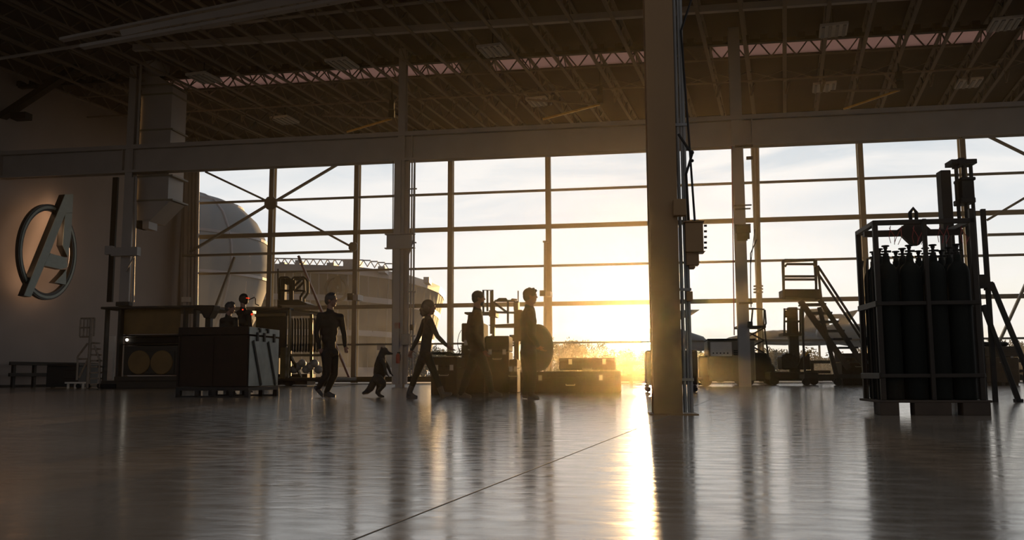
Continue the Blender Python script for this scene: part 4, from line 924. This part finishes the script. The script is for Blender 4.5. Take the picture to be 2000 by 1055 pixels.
mb = MB(); f = Frame(897, dt_+.45, 0); t = thing('hanging_cable', 'thin cable looping down the left side of the tall cabinet', 'cable', f); mb.tube([f.L(x, y) for x, y in ((901, 645), (897, 652), (894, 664), (894, 675), (896, 684), (900, 689))], .008, 6); obj('loop', mb, M_black, t)
# boom lift in the middle
f = Frame(970, 29.0, .1); t = thing('boom_lift', 'dark work lift with wire baskets behind the two rightmost walkers', 'lift', f)
tb('basket_rail', [[(944, 610), (944, 567), (962, 567), (962, 610)], [(965, 634), (965, 590), (975, 584), (988, 584), (992, 590), (992, 632)], [(966, 588), (1006, 588)], [(965, 610), (1006, 611)], [(998, 588), (1000, 585), (1010, 586)], [(966, 592), (990, 610)], [(952, 567), (952, 608)]], .035, t)
mb = MB(); pb(mb, f, 957, 568, 962, 652, .0, .15); pb(mb, f, 961, 612, 966, 660, 0, .2); obj('mast', mb, M_dark, t)
mb = MB(); pb(mb, f, 907, 609, 966, 613, -.1, .9); pb(mb, f, 955, 606, 968, 618, -.1, .8); obj('basket_floor', mb, M_dark, t); mb = MB(); a, b, c, e = f.L(954, 635), f.L(1012, 632), f.L(1012, 638), f.L(960, 638); mb.prism([a, b, c, e], (0, -.1, 0), (0, .9, 0)); obj('basket_floor', mb, M_dark, t)
mb = MB(); pb(mb, f, 1004, 588, 1013, 752, .1, .5); pb(mb, f, 1003, 590, 1012, 606, -.1, .3); pb(mb, f, 1007, 605, 1020, 655, .0, .4); obj('lift_column', mb, M_dark, t, bev=.02)
mb = MB(); pb(mb, f, 995, 654, 1020, 666, -.1, .6); obj('boom_head', mb, M_dark, t); mb = MB(); mb.bar(f.L(990, 666), f.L(1003, 676), .05); mb.bar(f.L(1003, 676), f.L(1014, 660), .05); obj('link_arm', mb, M_dark, t)
mb = MB(); mb.tube([f.L(1012, 568), f.L(1012, 590)], .02); obj('antenna', mb, M_dark, t)
mb = MB(); a = f.L(960, 745); b = f.L(1035, 745); mb.box(a.x, b.x, 0, 1.2, .18, .55); mb.box(f.L(957, 740).x, f.L(966, 740).x, 0, .2, .55, f.L(960, 655).z); obj('chassis', mb, M_dark, t, bev=.03)
for x in (966, 1028): mb = MB(); a = f.L(x, 748); mb.tube([(a.x, -.05, .2), (a.x, 1.2, .2)], .2, 14); obj('wheel', mb, M_black, t)
# right side
case(1646, 690, 1706, 752, 33.5, 'equipment_case', 'dark case standing between the stairs and the gas cylinder rack', 'case', M_box, 1.0, .1, ribs=3)
t, fr, h = case(1928, 677, 1988, 752, 31, 'slatted_crate', 'slatted wooden crate right of the gas cylinder rack', 'crate', M_wood, 1.2, .1, feet=True)
mb = MB()
for k in range(6): z = .2+k*.2; a = fr.L(1929, 750); b = fr.L(1987, 700); mb.box(a.x, b.x, -.03, -.005, z, z+.14)
obj('slat', mb, M_wood, t); f = fr; t = thing('canvas_bundle', 'dark rumpled bundle lying on the slatted crate', 'bundle', f); mb = MB(); a = f.L(1950, 675)
for k in range(5): mb.ell((a.x-.3+k*.16, .4, h+.10), (.16, .22, .09))
obj('bundle', mb, M_black, t, remesh=.02)

cdp = gdp(1363, 766); f = Frame(1310, cdp, .1); t = thing('tool_cart', 'dark tool cart mostly hidden behind the big pillar', 'cart', f)
mb = MB(); a = f.L(1263, 752); b = f.L(1362, 684); mb.box(a.x, b.x, 0, .8, a.z, b.z); obj('body', mb, M_box, t, bev=.03)
for x in (1266, 1357):
    for v in (.05, .7): mb = MB(); a = f.L(x, 752); mb.bar((a.x, v, a.z), (a.x+(.04 if x > 1300 else -.03), v-.02, .12), .05); cw = obj('caster', mb, M_dark, t); mb = MB(); mb.tube([(a.x, v-.03, .07), (a.x, v+.03, .07)], .07, 12); obj('tyre', mb, M_black, cw)
# ------------------------------------------------------------------ left side: crate station, big case, cage cart
f = Frame(300, 31.5, .16); t = thing('crate_station', 'tall open wooden crate frame holding boxes, at the left behind the big case', 'crate', f)
def bx(name, r, v0, v1, m, par=None, fr=None, bev=.02):
    mb = MB(); pb(mb, fr or f, *r, v0, v1); return obj(name, mb, m, par or t, bev=bev)
M_crt = mat('crate_timber', '2c2419', .7, scale=3); M_pln = mat('crate_panel', '6b5026', .7, scale=2)
bx('top', (196, 596, 396, 604), -.3, 2.6, M_crt); bx('top_rail', (225, 589, 252, 598), -.35, -.1, M_crt); bx('base', (196, 743, 352, 760), -.2, 2.6, M_crt)
for r, v in (((198, 604, 208, 745), .0), ((224, 600, 236, 745), -.2), ((352, 604, 362, 745), -.2), ((372, 604, 384, 745), .0), ((200, 604, 208, 745), 2.2)): bx('post', r, v, v+.25, M_crt)
bx('panel', (240, 604, 352, 653), .05, .12, M_pln); bx('shelf', (236, 653, 352, 657), -.1, 2.4, M_crt); bx('shelf', (236, 671, 352, 674), -.1, 2.4, M_crt)
bx('electric_unit', (244, 658, 350, 671), .3, 1.4, M_dark)
mb = MB(); a = f.L(248, 664, .25); mb.ell(a, .05); obj('indicator_lamp', mb, mat('lamp_white', 'fff4e0', .5, emit=('fff4e0', 6.0)), t)
bx('speaker_box', (240, 675, 348, 733), -.05, 1.2, M_crt); bx('front_panel', (255, 686, 341, 731), -.09, -.05, M_crt, bev=.01)
for x in (275, 319): mb = MB(); a = f.L(x, 708); mb.tube([(a.x, -.14, a.z), (a.x, -.09, a.z)], .42, 28); obj('round_cover', mb, M_pln, t, bev=.02)
bx('side_sheet', (206, 656, 224, 742), .5, .6, M_white); bx('lower_rail', (222, 735, 352, 745), -.25, 0, M_crt); bx('foot', (196, 750, 224, 766), -.3, .3, M_black)
f = Frame(415, 30, .1); t = thing('funnel_stand', 'dark funnel shaped stand between the crate station and the big case', 'stand', f)
mb = MB(); mb.prism([f.L(x, y) for x, y in ((384, 597), (424, 597), (421, 607), (413, 622), (403, 622), (396, 608), (384, 605))], (0, -.2, 0), (0, .3, 0)); obj('hopper', mb, M_dark, t, bev=.02)
mb = MB(); a = f.L(403, 622); b = f.L(413, 622); mb.box(a.x, b.x, -.08, .12, 0, a.z); obj('pedestal', mb, M_dark, t)
# big transport case
BD = gdp(420, 776); f = Frame(345, BD, .16); f.o = V((D(345, 760, BD).x, BD, 0))
t = thing('transport_case', 'big dark transport case with pale metal end and straps on a skid, left foreground', 'case', f)
W = f.L(484, 700).x; DP = 1.42; zb = .21; zt = f.L(400, 639).z; zl = zt-.16
M_al2 = mat('worn_aluminium', '6d716c', .42, .3, var=.25, scale=3)
mb = MB(); mb.box(0, W, 0, DP, zb, zl-.01); obj('body', mb, M_box, t, bev=.012)
mb = MB(); mb.box(-.01, W+.01, -.01, DP+.01, zl, zt); obj('lid', mb, M_box, t, bev=.012)
mb = MB(); mb.box(W+.012, W+.024, .02, DP-.02, zb+.01, zl-.03); obj('end_plate', mb, M_al2, t, label='pale metal end plate'); mb = MB(); mb.box(W+.012, W+.026, 0, DP, zl+.01, zt-.005); obj('lid_plate', mb, M_al2, t, label='pale metal lid end')
for y in (.15, .85): mb = MB(); mb.bar((W+.035, y, zl-.12), (W+.035, y+.42, zb+.02), .012, .075, up=V((0, 1, 0))); obj('strap', mb, M_black, t)
for y in (.3, .62, 1.1): mb = MB(); mb.box(W+.02, W+.05, y, y+.08, zl-.12, zl+.06); obj('latch', mb, M_dark, t, bev=.005)
for y in (.42, .8): mb = MB(); mb.box(W+.02, W+.05, y, y+.06, zt-.10, zt-.02); mb.box(W+.02, W+.06, y-.05, y+.03, zt-.04, zt-.01); obj('clasp', mb, M_dark, t)
for x in (0, W/2-.02, W-.04): mb = MB(); mb.box(x, x+.04, -.02, -.008, zb, zl-.02); obj('corner_strip', mb, M_box, t)
mb = MB(); mb.box(-.02, W+.03, 0, DP, .13, zb-.012); obj('skid_deck', mb, M_dark, t)
mb = MB(); mb.box(-.02, W+.03, 0, .07, .0, .03); mb.box(-.02, W+.03, DP-.07, DP, 0, .03); obj('skid_runner', mb, M_dark, t)
for x in (-.02, W*.26, W*.5, W*.75, W-.05):
    for y in (0, DP-.09): mb = MB(); mb.box(x, x+.09, y, y+.09, .0, .13); obj('skid_block', mb, M_dark, t)
# yellow cage cart
f = Frame(566, 36.0, .16); t = thing('cage_cart', 'yellow framed cage cart with hanging hoses behind the first walking man', 'cart', f)
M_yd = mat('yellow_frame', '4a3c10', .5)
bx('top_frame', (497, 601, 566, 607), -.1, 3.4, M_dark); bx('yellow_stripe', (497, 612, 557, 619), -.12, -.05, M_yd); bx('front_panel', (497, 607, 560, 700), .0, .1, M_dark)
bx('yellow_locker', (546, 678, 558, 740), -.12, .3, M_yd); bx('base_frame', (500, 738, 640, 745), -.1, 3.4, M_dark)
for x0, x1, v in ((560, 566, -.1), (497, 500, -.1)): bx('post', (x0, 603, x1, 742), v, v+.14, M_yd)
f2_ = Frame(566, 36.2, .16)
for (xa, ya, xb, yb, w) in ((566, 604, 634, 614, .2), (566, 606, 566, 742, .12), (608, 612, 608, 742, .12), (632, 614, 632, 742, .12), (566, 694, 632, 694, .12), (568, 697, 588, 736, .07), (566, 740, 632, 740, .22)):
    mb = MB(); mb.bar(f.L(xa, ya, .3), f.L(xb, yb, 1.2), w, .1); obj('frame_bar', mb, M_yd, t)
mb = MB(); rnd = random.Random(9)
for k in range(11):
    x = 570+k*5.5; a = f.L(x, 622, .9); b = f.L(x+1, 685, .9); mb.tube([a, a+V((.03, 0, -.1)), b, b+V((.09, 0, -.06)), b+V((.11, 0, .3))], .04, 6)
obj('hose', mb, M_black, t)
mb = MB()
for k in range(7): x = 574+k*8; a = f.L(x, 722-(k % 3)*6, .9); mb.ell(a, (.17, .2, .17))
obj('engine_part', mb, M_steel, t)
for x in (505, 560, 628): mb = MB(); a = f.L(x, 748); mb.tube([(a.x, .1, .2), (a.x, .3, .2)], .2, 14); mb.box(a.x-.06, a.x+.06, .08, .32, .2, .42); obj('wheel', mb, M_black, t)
# small work lift basket behind it
f = Frame(570, 42.0, .1); t = thing('work_lift', 'work lift basket with curved rails above the yellow cage cart', 'lift', f)
tb('basket_rail', [[(545, 586), (545, 545), (549, 542), (562, 542), (567, 545), (567, 586)], [(571, 586), (571, 545), (574, 542), (594, 542), (598, 545), (602, 550), (602, 572), (594, 583), (594, 590)], [(575, 568), (575, 548), (578, 546), (594, 546), (595, 568), (575, 568)], [(576, 558), (588, 546)], [(578, 567), (595, 549)], [(545, 568), (571, 568)], [(595, 568), (587, 580), (587, 590)]], .06, t, n=6)
mb = MB(); mb.prism([f.L(x, y) for x, y in ((545, 587), (585, 586), (603, 594), (598, 597), (545, 596))], (0, -.2, 0), (0, 1.2, 0)); obj('basket_floor', mb, M_dark, t)
mb = MB(); a = f.L(541, 557); b = f.L(545, 557); mb.box(a.x-.02, b.x+.02, .2, .4, 0, a.z); obj('mast', mb, M_dark, t); mb = MB(); mb.tube([f.L(543, 525), f.L(543, 560)], .03); obj('antenna', mb, M_dark, t)
mb = MB(); pb(mb, f, 546, 542, 556, 590, .1, .5); pb(mb, f, 556, 542, 567, 556, .1, .5); obj('equipment_bag', mb, M_dark, t, bev=.05)
mb = MB(); a = f.L(530, 745); b = f.L(600, 745); mb.box(a.x, b.x, 0, 1.2, .02, .5); obj('chassis', mb, M_dark, t)
# rails along the walls
def guard_rail(fr, u0, u1, lab, n, h=.95):
    t = thing('guard_rail', lab, 'railing', fr, 'low guard rails along the walls')
    for z in (h, h*.53): mb = MB(); mb.box(u0, u1, -.04, .04, z-.07, z+.07); obj('rail', mb, M_dark, t, bev=.01)
    for k in range(n): x = u0+(u1-u0)*(k+.3)/max(1, n-.4); mb = MB(); mb.box(x-.07, x+.07, .04, .16, 0, h+.05); obj('post', mb, M_dark, t, bev=.01)
for px0, px1, n, lab in ((1216, 1272, 1, 'low steel guard rail just left of the big pillar'), (1344, 1364, 1, 'short stretch of guard rail right of the big pillar'), (1572, 1622, 1, 'low guard rail seen under the mobile stairs'), (1988, 2060, 2, 'low guard rail at the right edge by the crate')):
    fr = wfr(.8); p = fr.L(px0, 720); q = fr.L(px1, 720); fr.o = fr.o+fr.e1*p.x; guard_rail(fr, 0, q.x-p.x, lab, n)
fr = Frame(18, 35.6, -atan2(DV.y, DV.x)*0+.16); fr.e1 = DV.copy(); fr.e2 = V((-DV.y, DV.x, 0)); fr.th = -atan2(DV.y, DV.x)
q0 = Lw(18, 720, .45); fr.o = V((q0.x, q0.y, 0)); q1 = Lw(190, 720, .45); guard_rail(fr, 0, (q1-q0).length, 'dark two bar guard rail along the emblem wall', 5)
# dark chest, low bench, rolling ladder near the emblem wall
f = Frame(125, 33.5, .16); t = thing('storage_chest', 'black storage chest in front of the rail, below the emblem', 'chest', f)
def hb(mb, x0, y0, x1, y1, v0, v1, base=755):
    a = f.L(x0, 700).x; b = f.L(x1, 700).x; k_ = f.o.y*SC; return mb.box(a, b, v0, v1, max(0, (base-y1)*k_), (base-y0)*k_)
M_chest = mat('chest_black', '0d0d0c', .6)
mb = MB(); hb(mb, 92, 713, 155, 753, 0, 1.2); obj('body', mb, M_chest, t, bev=.02)
mb = MB(); hb(mb, 92, 708, 155, 713, 0, 1.2); obj('lid', mb, M_chest, t, bev=.02)
mb = MB(); hb(mb, 128, 720, 154, 722, -.03, 0); hb(mb, 128, 736, 154, 738, -.03, 0); obj('trim', mb, M_dark, t)
f = Frame(145, 32.6, .16); t = thing('low_bench', 'low pale bench in front of the black chest', 'bench', f)
mb = MB(); hb(mb, 129, 752, 161, 755, 0, .3, 764); obj('seat', mb, M_white, t)
for x in (130, 144, 159): mb = MB(); hb(mb, x, 755, x+1.5, 764, .1, .2, 764); obj('leg', mb, M_white, t)
f = Frame(175, 31.9, .16); t = thing('rolling_ladder', 'thin pale rolling ladder with cage beside the emblem wall', 'ladder', f); M_lad = mat('ladder_metal', '7a6a58', .5)
def hp(x, y, v=0, base=756): return V((f.L(x, 700).x, v, (base-y)*f.o.y*SC))
for k, seg in enumerate(([(154, 622), (154, 655)], [(161, 620), (161, 655)], [(175, 620), (174, 755)], [(181, 620), (181, 655)], [(168, 620), (168, 655)], [(154, 620), (181, 620)], [(154, 638), (175, 638)], [(154, 656), (176, 656)], [(170, 668), (152, 694)], [(152, 694), (152, 740)], [(152, 699), (173, 699)], [(183, 672), (194, 700)], [(194, 700), (198, 754)], [(174, 668), (182, 668)], [(172, 700), (156, 735)])):
    mb = MB(); mb.tube([hp(*seg[0]), hp(*seg[1])], .035 if k != 2 else .06, 6); obj('rail', mb, M_lad, t)
for k in range(8): mb = MB(); a = hp(174, 668+k*11.5); b = hp(183+k*1.9, 668+k*11.5, .5); mb.box(a.x, b.x, .0, .35, a.z-.03, a.z+.03); obj('step', mb, M_lad, t)
for x in (156, 175, 197): mb = MB(); a = hp(x, 752); mb.tube([(a.x, -.03, .09), (a.x, .05, .09)], .09, 10); obj('wheel', mb, M_black, t)
# ------------------------------------------------------------------ roof fixtures
def fixture(px, py, lab, z=11.95, w=.9, l=.55):
    p = Hz(px, py, z); f = Frame(px, p.y, -jang*0+.0); f.o = V((p.x, p.y, z)); f.th = jang; t = thing('ceiling_light', lab, 'ceiling light', f, 'unlit box lights under the roof')
    mb = MB(); mb.box(-w/2, w/2, -l, l, .02, .12); obj('housing', mb, M_white, t, bev=.01)
    mb = MB()
    for k in range(4): x = -w/2+w*(k+.5)/4; mb.box(x-.05, x+.05, -l+.05, l-.05, -.02, .02)
    obj('reflector', mb, M_steel, t); mb = MB(); mb.tube([(0, 0, .12), (0, 0, RZ-z)], .02); obj('rod', mb, M_dark, t)
for i, (x, y, lb) in enumerate(((1052, 201, 'above the girder between column and big pillar'), (963, 102, 'left of the big pillar near the rail'), (556, 237, 'low over the girder at left'), (1610, 173, 'right of the pale right column'), (1892, 165, 'lower one at the far right'), (1628, 62, 'upper one right of the pale column'), (1962, 50, 'upper one at the far right'), (668, 128, 'left of the centre column near the rail'), (398, 155, 'leftmost near the rail'))): fixture(x, y, 'unlit pale box light under the roof, '+lb)
def hanger(px, py, legs, lab, m):
    z = 11.3; p = Hz(px, py, z); f = Frame(px, p.y, 0); f.o = V((p.x, p.y, 0)); t = thing('ceiling_projector', lab, 'hanging fixture', f)
    mb = MB(); a = f.L(px, py+12); b = f.L(px, py-22); mb.box(a.x-.12, a.x+.12, -.1, .1, a.z, a.z+.3); mb.box(a.x-.1, a.x+.1, -.08, .08, a.z+.36, b.z); mb.tube([(a.x, 0, b.z), (a.x, 0, RZ)], .03); obj('body', mb, M_black, t)
    for (x, y, mm) in legs: mb = MB(); mb.bar(f.L(px, py+14), f.L(x, y), .07); obj('arm', mb, mm, t)
M_rod = mat('yellow_lit_rod', 'b08a3a', .45, .4)  # yellow light falling on the rods, put into their colour
hanger(1172, 190, [(1060, 233, M_rod), (1030, 195, M_joist)], 'black hanging fixture with a yellow-lit rod left of the big pillar', M_black)
hanger(1757, 162, [(1648, 213, M_rod), (1622, 178, M_joist), (1727, 144, M_joist)], 'black hanging fixture with thin arms at the right', M_black)
hanger(765, 218, [(677, 258, M_rod), (630, 226, M_joist)], 'black hanging fixture with thin arms by the centre column', M_black)
hanger(355, 245, [], 'small black hanging fixture beside the air duct', M_black)
f = fr_at(19.0, 450); t = thing('upper_girder', 'pale deep girder face high at the upper left above the air duct', 'girder', f); t['kind'] = 'structure'
mb = MB(); mb.prism([f.L(x, y) for x, y in ((235, 60), (640, -22), (760, -40), (700, -14), (500, 22), (330, 52), (240, 72))], (0, -.05, 0), (0, .05, 0)); obj('web', mb, M_beam, t)
mb = MB(); mb.bar(f.L(160, 92), f.L(780, -20), .22, .10); obj('lower_flange', mb, M_beam, t); mb = MB(); mb.bar(f.L(120, 78), f.L(620, -24), .22, .08); obj('upper_flange', mb, M_beam, t)
for k in range(7): x = 250+k*62; mb = MB(); mb.bar(f.L(x-40, 66-k*12), f.L(x+20, 74-k*11), .05); mb.bar(f.L(x+20, 74-k*11), f.L(x+24, 46-k*11), .05); obj('stiffener', mb, M_joist, t)
# upper pipe that slopes at the upper left
f = fr_at(15.5, 400); t = thing('upper_pipe', 'thin pale pipe sloping across the upper left roof', 'pipe', f); t['kind'] = 'structure'
mb = MB(); mb.tube([f.L(-60, 124), f.L(250, 74), f.L(510, 40), f.L(780, 9), f.L(960, -10)], .06, 8); obj('pipe', mb, M_beam, t)
f = fr_at(.1, 744); t = thing('paper_notice', 'small white paper notice on the window above the small animal', 'notice', f)
mb = MB(); a = f.L(736, 684); b = f.L(752, 673); mb.box(a.x, b.x, .03, .04, a.z, b.z); obj('sheet', mb, M_white, t)
for x, y, lb in ((1032, 296, 'small hook hanging under the girder left of the big pillar'), (1880, 266, 'small hook hanging under the girder above the lifting mast')):
    f = fr_at(GO, x); t = thing('hook', lb, 'hook', f); mb = MB(); z = f.L(x, y-3).z; c = f.L(x, y).x; mb.tube([(c-.12, .15, z+.1), (c-.1, .15, z-.02), (c, .15, z-.1), (c+.05, .15, z-.02), (c+.04, .15, z+.1)], .02); obj('hook_bar', mb, M_dark, t)
# ------------------------------------------------------------------ haze volume added for the warm glow around the sun
hm = bpy.data.materials.new('sun_glow_haze'); hm.use_nodes = True; nt = hm.node_tree; nt.nodes.clear()
ho = nt.nodes.new('ShaderNodeOutputMaterial'); hv = nt.nodes.new('ShaderNodeVolumeScatter'); hv.inputs['Density'].default_value = HAZE; hv.inputs['Anisotropy'].default_value = HG; hv.inputs['Color'].default_value = (1, .86, .62, 1)
nt.links.new(hv.outputs[0], ho.inputs['Volume'])
mb = MB(); mb.box(-30, 30, -46, -.6, 0.02, 12.0); hz = sobj('haze', mb, hm, kind='structure', label='thin golden haze added for the glow around the sun', cat='haze')
